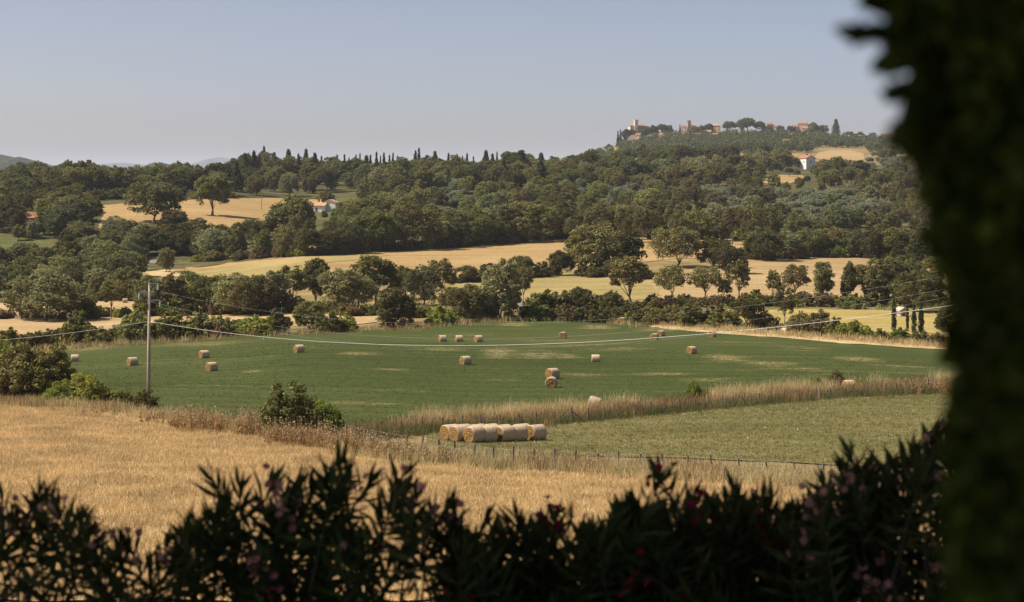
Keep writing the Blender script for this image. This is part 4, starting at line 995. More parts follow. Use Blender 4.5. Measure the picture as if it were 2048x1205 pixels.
CREST = [('oak',1180,304,318,'round tree low on the castle hill flank'),('oak',1200,295,312,'dark tree on the skyline under the castle hill'),('oak',1218,288,304,'bushy tree left below the castle cypresses'),
 ('cypress',1236,262,280,'slim cypress leftmost on the castle hill'),('cypress',1241,259,280,'cypress beside the castle wall'),('cypress',1249,260,282,'second cypress beside the castle wall'),
 ('oak',1258,258,276,'dark tree crowding the castle from the left'),('oak',1290,251,278,'dark tall tree at the castle right wall'),('oak',1308,250,276,'rounded dark tree right of the castle'),
 ('pine',1324,246,268,'wide pine on the crest between castle and bell tower'),('oak',1338,250,268,'tree below the wide crest pine'),('cypress',1360,249,270,'slim cypress left of the bell tower'),('cypress',1384,249,266,'slim cypress touching the bell tower'),
 ('oak',1393,251,272,'dark tree right of the bell tower'),('oak',1405,250,266,'round tree left of the yellow house'),('pine',1418,246,258,'tree peeping over the yellow house'),('pine',1459,240,262,'umbrella pine right of the yellow house'),
 ('pine',1484,237,262,'left crown of the big pine group on the village crest'),('pine',1496,232,262,'highest pine on the village crest'),('pine',1520,241,264,'right pine of the big crest group'),
 ('oak',1535,250,268,'tree left of the red-roofed row'),('oak',1562,250,268,'tree right of the first red roofs'),('oak',1582,251,270,'dark tree between the red roofs'),('oak',1626,244,270,'dense dark tree right of the last red roofs'),('oak',1645,250,270,'lower tree between two tall crest trees'),
 ('fir',1672,239,268,'tall pointed conifer on the right of the village crest'),('oak',1700,262,280,'rounded tree right of the pointed conifer'),('oak',1722,263,282,'crest tree in the right wood'),('oak',1745,265,284,'last rounded crest tree before the villa'),('cypress',1797,264,282,'small dark cypress right of the villa')]
for k, u, vt, vb, lab in CREST:
    D = 2780.0; p = Vector(((u - 1024) / F * D, D, 0)); p.z = min(H(p.x, D), -(vb - VH) * D / F)
    D2 = 2760
    p.z -= 2.5; hm = -(vt - VH) * D / F - p.z
    plant(k, p, hm, lab, None, {'oak': 1.0, 'pine': 1.0, 'fir': .9}.get(k, .9))

for u, v, h in ((1462,301,13),(1470,302,15),(1481,300,11),(1489,301,12),(1508,300,15),(1519,301,13),(1540,302,16),(1547,302,17),(1553,301,13),(1345,282,11),(1310,284,10)):
    D = 2150.0 if u > 1400 else 2600.0
    p = AT(u, v, D); p.z = H(p.x, p.y) - 1.0
    plant('cypress', p, max(9.0, -(v - h - VH) * D / F - p.z), 'dark cypress standing in the wood on the village slope', 'cypresses scattered on the village slope', 1.2)

# ------------------------------------------------------------------ buildings
def wall_mat(name, c, var=.12): return plain_mat(name, c, .9, var, 1.2, .2)
def roof_mat(name, c):
    w = N(name); p = w.coords()
    n = w.noise(p, 2.5, 5, .7); b = w.n('ShaderNodeTexWave', bands_direction='X'); b.inputs['Scale'].default_value = 1.2; b.inputs['Distortion'].default_value = 1.0
    w.l(p, b.inputs['Vector'])
    col = w.ramp(n, [(.3, [x * .6 for x in c]), (.55, c), (.75, [min(1, x * 1.35) for x in c])])
    col = w.mix(.35, col, w.ramp(b.outputs['Fac'], [(.2, (.4, .4, .4)), (.7, (1, 1, 1))]), 'MULTIPLY')
    w.base(col); w.bump(b.outputs['Fac'], .5, .08); return w.m
M['plaster'] = wall_mat('cream_plaster', (.60, .52, .42)); M['white_wall'] = wall_mat('white_plaster', (.72, .69, .65), .06)
M['yellow_wall'] = wall_mat('yellow_plaster', (.60, .46, .24)); M['stone'] = plain_mat('rubble_stone', (.40, .32, .25), .95, .35, .8, .5)
M['pink_wall'] = wall_mat('pink_plaster', (.54, .42, .34)); M['terracotta'] = roof_mat('terracotta_tiles', (.44, .21, .12)); M['pale_tile'] = roof_mat('pale_terracotta', (.56, .32, .19)); M['red_tile'] = roof_mat('red_tiles', (.42, .18, .12))
M['shed_wall'] = wall_mat('faded_pink_plaster', (.42, .34, .28)); M['window'] = plain_mat('dark_window', (.05, .05, .055), .3, .1, 2, 0, .5); M['grey_eaves'] = plain_mat('grey_eaves', (.3, .29, .28)); M['dark_roof'] = roof_mat('solar_dark_roof', (.10, .10, .12))

def gable_roof(hw, hd, z0, rise, ov=.4, th=.25, axis='x'):
    mb = MB(); a, b = hw + ov, hd + ov
    k = rise / hd if axis == 'x' else rise / hw
    ze = z0 - ov * k
    def P(x, y, z): return (x, y, z) if axis == 'x' else (y, x, z)
    if axis != 'x': a, b = hd + ov, hw + ov
    v = []
    for x in (-a, a):
        v += [P(x, -b, ze), P(x, 0, z0 + rise), P(x, b, ze), P(x, b, ze + th), P(x, 0, z0 + rise + th), P(x, -b, ze + th)]
    f = [(0,1,4,5),(1,2,3,4),(6,11,10,7),(7,10,9,8),(0,6,7,1),(1,7,8,2),(5,4,10,11),(4,3,9,10),(0,5,11,6),(2,8,9,3)]
    mb.add(v, f); return mb
def hip_roof(hw, hd, z0, rise, ov=.4, th=.2):
    mb = MB(); a, b = hw + ov, hd + ov; r = max(a - b, .01)
    mb.add([(-a,-b,z0),(a,-b,z0),(a,b,z0),(-a,b,z0),(-a,-b,z0+th),(a,-b,z0+th),(a,b,z0+th),(-a,b,z0+th),(-r,0,z0+rise+th),(r,0,z0+rise+th)],
           [(0,3,2,1),(0,1,5,4),(1,2,6,5),(2,3,7,6),(3,0,4,7),(4,5,9,8),(5,6,9),(6,7,8,9),(7,4,8)]); return mb
def walls_gable(hw, hd, h, rise, axis='x'):
    mb = MB()
    if axis == 'x':
        s = [(-hd, 0), (hd, 0), (hd, h), (0, h + rise - .02), (-hd, h)]
        v = [(x, y, z) for x in (-hw, hw) for y, z in s]
    else:
        s = [(-hw, 0), (hw, 0), (hw, h), (0, h + rise - .02), (-hw, h)]
        v = [(y, x, z) for x in (-hd, hd) for y, z in s]
    mb.add([(x, y, z - (2.0 if z == 0 else 0)) for x, y, z in v], [(0,1,2,3,4),(9,8,7,6,5),(0,5,6,1),(1,6,7,2),(2,7,8,3),(3,8,9,4),(4,9,5,0)]); return mb
def house(name, label, loc, rz, hw, hd, h, rise, wall, roof, axis='x', hip=False, wins=(), chim=(), cat='house', doors=()):
    b = empty(name, loc, rz); tag(b, label, cat)
    if hip:
        m = MB(); m.box(-hw, hw, -hd, hd, -2.0, h); m.build('wall', wall, b); rf = hip_roof(hw, hd, h, rise).build('roof', roof, b)
    else:
        walls_gable(hw, hd, h, rise, axis).build('wall', wall, b); rf = gable_roof(hw, hd, h, rise, axis=axis).build('roof', roof, b)
    for x, y in chim:
        m = MB(); m.box(x-.35, x+.35, y-.3, y+.3, h + rise * .2, h + rise + 1.0); m.box(x-.48, x+.48, y-.43, y+.43, h + rise + 1.0, h + rise + 1.25); m.build('chimney', roof, rf)
    for s, t, z, w, hh in wins:      # side 'f' faces the viewer, 'l' the left gable
        m = MB()
        if s == 'f': m.box(t - w/2, t + w/2, -hd - .05, -hd + .1, z, z + hh)
        elif s == 'l': m.box(-hw - .05, -hw + .1, t - w/2, t + w/2, z, z + hh)
        m.build('window', M['window'], b)
    return b
def on_px(u, v, D): p = AT(u, v, D); return p

# tile-roofed farmhouse in the middle distance
p = G(633, 424); D = p.y; mpp = D / F
fh = house('farmhouse', 'low white farmhouse with pale terracotta roofs among oaks on the left slope', (p.x, p.y, p.z), R(-14), 5.2, 3.4, 2.9, 1.5, M['white_wall'], M['pale_tile'], wins=[('f', -2.5, .9, 1.0, 1.1), ('f', 1.2, 0, 1.0, 2.0), ('l', 0, .9, 1.0, 1.1)])
m = walls_gable(3.2, 3.0, 4.3, 1.3, 'y'); m.v = [(x + 6.3, y + 2.6, z) for x, y, z in m.v]; m.build('rear_wing', M['white_wall'], fh)
m = gable_roof(3.2, 3.0, 4.3, 1.3, axis='y'); m.v = [(x + 6.3, y + 2.6, z) for x, y, z in m.v]; m.build('rear_roof', M['pale_tile'], fh)
m = MB(); m.box(1.4, 1.9, 1.2, 1.7, 3.2, 5.6); m.box(1.3, 2.0, 1.1, 1.8, 5.6, 5.8); m.build('chimney', M['white_wall'], fh)
m = MB(); m.box(-7.5, -4.9, -5.2, -5.0, -1, .9); m.build('garden_wall', M['white_wall'], fh)
# old stone barn on the left
p = G(52, 462)
house('barn', 'old dark stone barn with faded tile roof half hidden in the left wood', (p.x, p.y, p.z), R(12), 5.5, 3.5, 5.0, 1.9, M['stone'], M['terracotta'], wins=[('f', -1.5, 0, 1.6, 2.4), ('f', 3.0, 1.2, .9, 1.1)], cat='barn')
# white gabled house on the right slope
p = G(1612, 357); p = on_px(1613, 346, 1400); p.z = max(H(p.x, p.y), p.z)
house('villa', 'tall white gabled house with orange roof and two chimneys in the right wood', (p.x, p.y, p.z), R(32), 4.2, 4.6, 7.6, 1.9, M['white_wall'], M['red_tile'], axis='y', wins=[('f', 0, 4.6, .9, 1.2), ('l', -2.2, 4.4, .9, 1.3), ('l', 2.2, 4.4, .9, 1.3)], chim=[(1.4, 1.5), (3.6, 3.6)])
p = on_px(1803, 632, 418); p.z = H(p.x, p.y)
house('shed', 'small pale shed between the slim cypress and its three companions', (p.x, p.y, p.z), R(20), .78, .9, 1.35, .45, M['shed_wall'], M['shed_wall'], axis='y', wins=[('f', 0, .1, .5, 1.0)], cat='shed')

for k, u, v, h, lab in (('pine', 1578, 354, 20, 'bright flat-topped pine left of the white gabled house'), ('pine', 1594, 356, 18, 'pine close against the left wall of the white gabled house'), ('pine', 1630, 358, 24, 'flat pine hiding the right half of the white gabled house'), ('oak', 1614, 366, 15, 'low dark tree before the white gabled house'),
    ('oak', 1648, 352, 32, 'dark oak right of the white gabled house'), ('oak', 1672, 346, 28, 'oak between the white gabled house and the hilltop field'), ('oak', 1600, 378, 24, 'oak below the flat pines at the white house'), ('broadleaf', 1560, 345, 22, 'bushy tree left of the pines at the white house'),
    ('oak', 28, 474, 60, 'dark tree left of the old stone barn'), ('broadleaf', 66, 478, 40, 'light bushy tree in front of the old stone barn'), ('oak', 38, 482, 34, 'low dark tree before the barn door'), ('broadleaf', 88, 470, 56, 'tall tree at the right wall of the old stone barn'),
    ('bright', 622, 432, 12, 'round garden bush at the farmhouse front'), ('shrub', 648, 436, 16, 'dark garden bush at the right of the farmhouse'), ('oak', 690, 432, 30, 'oak on the lawn right of the farmhouse')):
    at_px(k, u, v, h, lab)
# the village on the hill
DV = 2790.0
def vill(name, label, u0, u1, vt, vb, rz, wall, roof, D=DV, depth=None, hip=False, rise=None, nwin=3, rows=2, cat='house', chim=()):
    w = (u1 - u0) * D / F; h = (vb - vt) * D / F
    p = AT((u0 + u1) / 2, vb, D)
    rise = rise or min(2.0, h * .3)
    hw = w / 2; hd = depth or hw * .7
    wins = []
    hb = h - rise
    for r_ in range(rows):
        for k in range(nwin):
            wins.append(('f', -hw * .75 + k * (1.5 * hw / max(1, nwin - 1)) if nwin > 1 else 0, hb * (.2 + .45 * r_), .95, 1.3))
    zg = H(p.x, p.y)
    b = house(name, label, (p.x, p.y, p.z), rz, hw, hd, hb, rise, wall, roof, 'x', hip, wins, chim, cat)
    m = MB(); m.box(-hw * .98, hw * .98, -hd * .98, hd * .98, min(-2.0, zg - p.z - 3), -2.0); m.build('foundation', M['stone'], b)
    return b
# castle
k = DV / F
cp = AT(1270, 266, DV)
ca = empty('castle', cp, R(14)); tag(ca, 'stone castle with crenellated square tower at the left end of the hill village', 'castle')
m = MB(); m.box(-8.5, 2.5, -5, 6, -14, 9.5); m.build('wall', M['plaster'], ca)
hip = hip_roof(5.5, 5.5, 9.5, 2.0, .7); hip.v = [(x - 3.0, y + .5, z) for x, y, z in hip.v]; hip.build('roof', M['terracotta'], ca)
m = MB(); m.box(2.5, 18, -4, 6.5, -14, 9.0); m.build('east_wing', M['plaster'], ca)
hip = hip_roof(8.2, 5.4, 9.0, 2.4, .6); hip.v = [(x + 10.3, y + 1.2, z) for x, y, z in hip.v]; hip.build('east_roof', M['terracotta'], ca)
m = MB(); m.box(-2.6, 2.4, -7.5, -2.0, -14, 16.5); m.box(-3.1, 2.9, -8.0, -1.5, 16.5, 17.6)
for i in range(4):
    for s, t in ((-3.1 + i * 1.75, -8.0), (-3.1 + i * 1.75, -2.2)): m.box(s, s + .95, t, t + .7, 17.6, 19.0)
for i in range(1, 3):
    for s in (-3.1, 2.2): m.box(s, s + .7, -8.0 + i * 1.9, -7.1 + i * 1.9, 17.6, 19.0)
m.build('tower', M['plaster'], ca)
m = MB(); m.prism([(-2, -13), (12, -11.5), (12.5, -4.1), (-4, -5.1)], -16, 1.2); m.build('bastion', M['stone'], ca)
for x, z in ((-6, 6.2), (-6.2, 2.0), (5, 5.5), (9, 5.5), (13, 5.5)):
    m = MB(); m.box(x - .55, x + .55, -5.06 if x < 2 else -4.06, -4.9 if x < 2 else -3.9, z, z + 1.6); m.build('window', M['window'], ca)
for z in (4, 12):
    m = MB(); m.box(-.6, .3, -7.56, -7.4, z, z + 1.8); m.build('window', M['window'], ca)
# bell tower
bp = AT(1378, 257, DV)
bt = empty('bell_tower', bp, R(10)); tag(bt, 'slim square brick bell tower rising over the hill village roofs', 'bell tower')
M['brick'] = plain_mat('warm_brick', (.42, .28, .20), .95, .2, 1.0, .3)
m = MB(); m.box(-2.1, 2.1, -2.1, 2.1, -8, 7.0)
for x in (-2.1, 1.3):
    for y in (-2.1, 1.3): m.box(x, x + .8, y, y + .8, 7.0, 10.0)
m.box(-.35, .35, -2.1, -1.5, 7.0, 10.0); m.box(-2.35, 2.35, -2.35, 2.35, 10.0, 10.6); m.build('shaft', M['brick'], bt)
hip_roof(2.3, 2.29, 10.6, 1.2, .3).build('roof', M['terracotta'], bt)
m = MB(); m.box(-.5, .5, -.5, .5, 7.6, 9.0); m.tube([(0, 0, 9.0), (0, 0, 10.0)], .1, 6); m.build('bell', M['window'], bt)
for z in (1.5, 4.2):
    m = MB(); m.box(-.4, .4, -2.16, -2.0, z, z + 1.5); m.build('window', M['window'], bt)
vill('house', 'yellow house with hipped tile roof right of the bell tower', 1419, 1440, 249, 263, R(-12), M['yellow_wall'], M['pale_tile'], hip=True, nwin=4)
vill('house', 'grey stone house attached left of the yellow house', 1406, 1418, 252, 266, R(-25), M['stone'], M['terracotta'], nwin=2)
vill('house', 'cream low house at the slope under the yellow house', 1408, 1422, 261, 270, R(-12), M['plaster'], M['pale_tile'], nwin=2, rows=1, D=2750)
vill('house', 'little pink house left of the bell tower foot', 1363, 1372, 251, 260, R(-18), M['pink_wall'], M['terracotta'], nwin=2, rows=1)
vill('house', 'small orange house right of the bell tower foot', 1382, 1395, 252, 261, R(15), M['pink_wall'], M['pale_tile'], nwin=2, rows=1)
vill('house', 'long low terracotta house between the castle and the bell tower', 1320, 1342, 258, 268, R(20), M['pink_wall'], M['terracotta'], nwin=3, rows=1)
vill('house', 'small tile-roofed gatehouse on the terrace below the castle', 1271, 1281, 267, 276, R(-10), M['plaster'], M['red_tile'], D=2730, nwin=2, rows=1)
vill('house', 'pale chapel-like house below the big pine group', 1478, 1488, 252, 265, R(-25), M['plaster'], M['pale_tile'], nwin=1, rows=2)
vill('house', 'red-roofed house left of the first red row', 1531, 1545, 247, 259, R(20), M['pink_wall'], M['red_tile'], nwin=2)
vill('house', 'wide red-roofed house with cream gable in the first red row', 1543, 1560, 251, 264, R(-20), M['plaster'], M['red_tile'], nwin=3)
vill('house', 'red-roofed house left of the tallest village roofs', 1585, 1600, 251, 262, R(15), M['pink_wall'], M['red_tile'], nwin=2)
vill('house', 'tallest red-roofed house beside the dense dark tree', 1596, 1614, 245, 262, R(-15), M['pink_wall'], M['terracotta'], nwin=3)
vill('house', 'pink house under the tallest red roof', 1605, 1616, 254, 267, R(-15), M['pink_wall'], M['terracotta'], nwin=2, D=2760)
vill('house', 'wide villa with dark roof panel at the right end of the crest', 1761, 1790, 266, 279, R(-8), M['plaster'], M['terracotta'], hip=True, nwin=5)
vill('house', 'small white house alone in the wood under the village', 1565, 1577, 287, 296, R(-20), M['white_wall'], M['plaster'], D=2350, nwin=2, rows=1)
# retaining wall that runs down from the castle
wp = [AT(u, v, 2735) for u, v in ((1252, 291), (1254, 283), (1257, 275), (1262, 271), (1272, 269))]
m = MB()
for a, b in zip(wp[:-1], wp[1:]):
    m.add([(a.x, a.y, a.z - 9), (b.x, b.y, b.z - 9), (b.x, b.y, b.z), (a.x, a.y, a.z), (a.x, a.y + 1, a.z - 9), (b.x, b.y + 1, b.z - 9), (b.x, b.y + 1, b.z), (a.x, a.y + 1, a.z)],
          [(0,1,2,3),(5,4,7,6),(3,2,6,7),(0,4,5,1),(1,5,6,2),(4,0,3,7)])
tag(m.build('retaining_wall', M['plaster']), 'pale retaining wall stepping down the slope below the castle', 'wall')

# ------------------------------------------------------------------ straw bales
def bale_mats():
    w = N('bale_wrap'); p = w.coords()
    bands = w.noise(w.mapped(p, (26, 1.2, 1.2)), 1.0, 4, .7); n = w.noise(p, 7, 5, .7); big = w.noise(p, 1.3, 3)
    oi = w.n('ShaderNodeObjectInfo').outputs['Random']
    c = w.ramp(w.math('ADD', w.math('MULTIPLY', bands, .5), w.math('MULTIPLY', n, .5)), [(.36, (.36, .26, .15)), (.5, (.52, .405, .265)), (.64, (.66, .54, .385))])
    c = w.mix(w.ramp(big, [(.5, 0.0), (.68, .55)]), c, (.46, .32, .16))
    c = w.mix(w.math('MULTIPLY', oi, .5), c, (.40, .31, .22))
    w.base(c); w.bump(w.math('ADD', bands, n), .7, .05)
    e = N('bale_end'); p = e.coords()
    sx = e.n('ShaderNodeSeparateXYZ'); e.l(p, sx.inputs[0])
    r = e.math('SQRT', e.math('ADD', e.math('MULTIPLY', sx.outputs[1], sx.outputs[1]), e.math('MULTIPLY', sx.outputs[2], sx.outputs[2])))
    n = e.noise(p, 9, 5, .75)
    wv = e.math('SINE', e.math('ADD', e.math('MULTIPLY', r, 42.0), e.math('MULTIPLY', n, 9.0)))
    c = e.ramp(e.math('ADD', e.math('MULTIPLY', wv, .22), e.math('ADD', e.math('MULTIPLY', n, .7), .12)), [(.25, (.15, .075, .022)), (.5, (.33, .185, .06)), (.75, (.50, .32, .13))])
    e.base(c); e.bump(wv, .8, .06)
    return w.m, e.m
M['bale'], M['bale_end'] = bale_mats()
M['bale_dark'] = M['bale']
BALES = []
for s in range(4):
    r = np.random.default_rng(200 + s); nS = 40
    Rb, L = .66, 1.24
    xs = [(-L/2, .93), (-L/2 + .05, .985), (-L/2 + .15, 1.0), (-.2, 1.01), (.2, 1.0), (L/2 - .15, 1.0), (L/2 - .05, .985), (L/2, .93)]
    ang = np.linspace(0, 2 * math.pi, nS, endpoint=False)
    wob = 1 + .02 * np.sin(ang * 2 + r.uniform(0, 6)) + .012 * np.sin(ang * 5 + r.uniform(0, 6)) + r.normal(0, .006, nS)
    V = []; Fc = []
    for x, k in xs:
        for a, wv in zip(ang, wob):
            z = math.sin(a) * Rb * k * wv
            V.append((x + r.normal(0, .006), math.cos(a) * Rb * k * wv, max(z, -Rb * .93)))
    for i in range(len(xs) - 1):
        for j in range(nS): Fc.append((i*nS + j, i*nS + (j+1) % nS, (i+1)*nS + (j+1) % nS, (i+1)*nS + j))
    b = MB(); b.add(V, Fc); side = b.mesh('bale_side', M['bale'], True)
    ends = []
    for sg in (-1, 1):
        b = MB(); rings = [(.93, L/2), (.75, L/2 + .012), (.5, L/2 - .01), (.25, L/2 + .015)]
        V = []; Fc = []
        for k, x in rings:
            for a, wv in zip(ang, wob):
                V.append((sg * (x + (r.normal(0, .014) if k < .9 else 0)), math.cos(a) * Rb * k * wv, max(math.sin(a) * Rb * k * wv, -Rb * .93)))
        V.append((sg * (L/2 - .01), 0, 0))
        for i in range(3):
            for j in range(nS):
                q = (i*nS + j, i*nS + (j+1) % nS, (i+1)*nS + (j+1) % nS, (i+1)*nS + j); Fc.append(q if sg < 0 else q[::-1])
        for j in range(nS):
            q = (3*nS + j, 3*nS + (j+1) % nS, 4*nS); Fc.append(q if sg < 0 else q[::-1])
        b.add(V, Fc); ends.append(b.mesh('bale_end', M['bale_end'], True))
    BALES.append((side, ends))
NB = [0]
def bale(p, hm, yaw, label, group, tilt=(0, 0), parts=True):
    """yaw: 0 = side-on to the viewer, growing = its left end turns to the viewer"""
    side, ends = BALES[NB[0] % 4]; NB[0] += 1
    s = hm / 1.30
    o = link('straw_bale', side); tag(o, label, 'bale', group)
    o.location = (p.x, p.y, p.z + .66 * s * .93)
    o.rotation_euler = (R(tilt[0]), R(tilt[1]), R(yaw)); o.scale = (s, s, s)
    for e in ends: link('end_face', e, o)
    return o
FB = [(150,725,16,14,'pale bale seen almost side-on beside the big left bush'),(265,733,18.5,36,'bale just left of the pole on the green field'),(408,718,17.5,36,'farther of the two bales close together right of the pole'),
 (423,744,19.5,46,'nearer of the two bales close together right of the pole'),(598,707,17.5,34,'lone bale between the pole pair and the three in a line'),(885,685,14.5,22,'first of the three pale bales standing in a line'),
 (918,685,14.5,16,'middle one of the three pale bales standing in a line'),(957,686,15,30,'last of the three pale bales standing in a line'),(931,731,19,36,'bale beside the bare straw patch, left of it'),
 (1126,678,14,72,'end-on bale in mid field just above the cable'),(1191,726,17,4,'whitish side-on bale at the end of the bare straw patch'),(1105,759,22.5,42,'bale lying right behind the spiral-faced one'),
 (1103,777,23,78,'bale with its spiral end facing the viewer, in front of another'),(1244,649,14,68,'farthest end-on bale under the hedge, left one'),(1302,648,14,74,'end-on bale under the hedge, right of the farthest one'),
 (1309,682,15,66,'brown end-on bale under the cable, nearer of an overlapping pair'),(1322,674,13,50,'bale half hidden behind the brown one under the cable'),(1424,676,14,56,'bale by the dry strip with white top and brown end'),
 (1383,709,16.5,44,'bale nearest the fence on the right half of the field'),(1570,669,13,128,'bale with its end turned right, under the hedge before the rape field')]
for u, v, h, yaw, lab in FB:
    p = G(u, v); bale(p, h * p.y / F, yaw, lab, 'straw bales lying on the green field')
p = G(1190, 812); p.z -= .3; bale(p, 1.25, 160, 'pale tilted bale sunk in the tall grass behind the fence', 'straw bales lying on the green field', (0, -14))
p = G(1697, 781); bale(p, 1.2, 20, 'bale peeping over the fence verge beside the dark round bush', 'straw bales lying on the green field')
for u, v, h, yaw, lab in [(250,607,10,20,'brownish bale on the stubble between two trees left of the pole'),(270,618,10.5,30,'bale partly hidden behind a small tree left of the pole'),(346,549,8,15,'small bale near the road bend beyond the trees'),
    (4,635,10,80,'dark end-on bale at the left edge of the stubble'),(80,634,13,70,'shaded bale under the large leafy tree'),(384,627,10,40,'bale in the shade behind the tree trunks right of the pole')]:
    p = G(u, v); bale(p, h * p.y / F, yaw, lab, 'straw bales on the stubble field')
# the row of gathered bales: three ranks of five
ax = R(38); dx, dy = math.cos(ax), math.sin(ax)
c0 = G(949, 887)
ROWN = ['front', 'middle', 'back']; ORD = ['first', 'second', 'third', 'fourth', 'last']
for rk in range(3):
    for i in range(5):
        if rk == 2 and i == 4: continue
        gap = [0, 1.25, 2.90, 4.15, 6.05][i] - [0, .38, .55][rk] + (random.uniform(-.12, .3) if rk else 0)
        x = c0.x + gap * dx - dy * 1.34 * rk + random.uniform(-.04, .04); y = c0.y + gap * dy + dx * 1.34 * rk
        bale(Vector((x, y, H(x, y) + .02)), 1.31, 38 + random.uniform(-4, 4), f'{ORD[i]} bale from the left in the {ROWN[rk]} rank of the gathered bales', 'gathered bales in three ranks on the paddock')

# ------------------------------------------------------------------ pole, wires
M['pole'] = plain_mat('weathered_concrete', (.38, .31, .25), .9, .2, 1.5, .3); M['steel'] = plain_mat('galvanised_steel', (.28, .28, .29), .55, .1, 3, 0, .5); M['glass_ins'] = plain_mat('pale_insulator', (.62, .62, .60), .3, .05, 3, 0, .5)
M['cable'] = plain_mat('pale_cable', (.50, .50, .48), .5, .05, 1, 0, .3); M['wire'] = plain_mat('thin_wire', (.42, .42, .42), .5, .05, 1, 0, .3)
def utility_pole(u, vtop, vbase, D, label, side=1):
    b = AT(u, vbase, D); b.z = H(b.x, b.y); top = AT(u + 3, vtop, D)
    o = empty('utility_pole', b); tag(o, label, 'utility pole')
    h = top.z - b.z
    MBx = MB(); MBx.tube([(0, 0, -1), (.03, 0, h * .4), (.10, 0, h)], [.19, .165, .11], 14); MBx.build('shaft', M['pole'], o, smooth=True)
    k = D / F
    for zz, x0, x1 in ((h - 1.5 * k, .05, 21 * k), (h - 19 * k, -19 * k, .05), (h - 35 * k, .05, 25 * k)):
        m = MB(); m.box(min(x0, x1), max(x0, x1), -.22, -.12, zz - .06, zz + .06); m.tube([(.05, -.17, zz - 6 * k), ((x0 + x1) * .6, -.17, zz - .03)], .025, 5)
        a = m.build('cross_arm', M['steel'], o)
        xe = x1 * .94 if abs(x1) > abs(x0) else x0 * .94
        m = MB(); m.tube([(xe, -.17, zz - .06), (xe, -.17, zz - 14 * k)], .015, 5)
        for q in range(4):
            z = zz - (4 + q * 2.6) * k; m.tube([(xe, -.17, z + .05), (xe, -.17, z), (xe, -.17, z - .03)], [.05, .11, .04], 10)
        m.build('insulator', M['glass_ins'], a, smooth=True)
    return o, b, h
DP = 192.0
pole, pb, ph = utility_pole(297, 566, 815, DP, 'tall weathered grey utility pole with three short cross arms at the green field')
pole2, pb2, ph2 = utility_pole(2062, 470, 960, 112, 'second utility pole at the far end of the pale cable', 1)
def cable(name, A, B, sag, rad, mat, label, n=60):
    A = Vector(A); B = Vector(B); pts = []
    for i in range(n + 1):
        t = i / n; q = A.lerp(B, t); q.z -= 4 * sag * t * (1 - t); pts.append(q)
    m = MB(); m.tube(pts, rad, 6); tag(m.build(name, mat, smooth=True), label, 'cable')
k = DP / F
A0 = AT(299, 643, DP); B0 = AT(2062, 588, 112)
cable('power_cable', A0, B0, 2.62, .017, M['cable'], 'thick pale insulated cable sagging from the pole across the whole green field')
L0 = AT(-700, 640, 240)
cable('power_cable', A0, L0, 2.6, .013, M['cable'], 'pale cable running from the pole out past the left picture edge')
for (u, v, vb, sag, lab) in ((320, 583, 520, 3.4, 'uppermost thin wire crossing in front of the hedgerow trees'), (281, 598, 545, 3.8, 'middle thin wire crossing above the back edge of the green field'), (322, 615, 560, 3.9, 'lowest thin wire from the bottom cross arm')):
    cable('overhead_wire', AT(u, v, DP), AT(2062, vb, 112), sag, .0035, M['wire'], lab)
p = G(523, 420)
o = empty('telegraph_pole', p); tag(o, 'thin wooden pole standing in the upland field left of the house oak', 'utility pole')
m = MB(); m.tube([(0, 0, -.5), (0, 0, 7.2)], [.16, .11], 8); m.build('shaft', M['bark_pale'], o)
m = MB(); m.box(-.6, .6, -.05, .05, 6.7, 6.85); m.build('cross_arm', M['bark_pale'], o)

# ------------------------------------------------------------------ fences
M['post'] = plain_mat('weathered_post', (.15, .12, .11), .95, .3, 5, .4); M['grey_post'] = plain_mat('pale_post', (.34, .31, .29), .95, .2, 5, .3)
def fence(label, posts, vis, htop, braces=(), strands=3):
    f = empty('wire_fence', G(*posts[0])); tag(f, label, 'fence')
    o0 = f.location; tops = []
    for i, (u, v) in enumerate(posts):
        p = G(u, v) - o0; lean = Vector((random.uniform(-.09, .09), random.uniform(-.09, .09), 0)); h = htop * random.uniform(.9, 1.1)
        m = MB(); r_ = random.uniform(.055, .085)
        if i in braces: r_ = .1; h *= 1.12
        m.tube([p - Vector((0, 0, .4)), p + Vector((0, 0, h * .5)) + lean * .5, p + Vector((0, 0, h)) + lean], [r_ * 1.05, r_, r_ * .92], 7)
        m.build('post', M['grey_post'] if u == 1639 else M['post'], f)
        tops.append((p, lean, h))
        if i in braces:
            for s in ((-1.3, .0), (1.3, 0)):
                m = MB(); m.tube([p + Vector((s[0], s[1], .05)), p + Vector((0, 0, h * .78)) + lean * .7], .05, 6); m.build('brace', M['post'], f)
    m = MB()
    for s in range(strands):
        fr = .35 + .58 * s / max(1, strands - 1)
        m.tube([p + lean * fr + Vector((0, .08, htop * .95 * fr)) for p, lean, h in tops], .006, 4)
    m.build('wire', M['steel'], f)
RF = [(719,880),(762,876),(802,870),(844,866),(885,864),(925,862),(962,860),(1000,859),(1039,856),(1074,853),(1108,850),(1144,847),(1176,843),(1209,840),(1239,837),(1270,834),(1300,831),(1330,828),(1360,825),(1389,822),(1415,819),(1444,817),(1467,815),(1489,813),(1517,811),(1543,808),(1566,806),(1592,804),(1616,802),(1639,800),(1661,799),(1685,797),(1707,795),(1729,793),(1751,791),(1771,790),(1791,789),(1826,788),(1856,787)]
fence('long post and wire fence in the grassy strip behind the gathered bales', RF, 0, 1.28, (11, 38))
FF = [(691,880),(752,892),(812,902),(845,906),(878,912),(911,918),(949,924),(988,930),(1027,932),(1068,934),(1107,936),(1151,938),(1193,940),(1235,941),(1279,943),(1326,945),(1375,947),(1423,950),(1478,954),(1533,958),(1587,962),(1645,966),(1705,970),(1770,974),(1840,978)]
fence('nearer post and wire fence at the edge of the ripe wheat', FF, 0, 1.15)

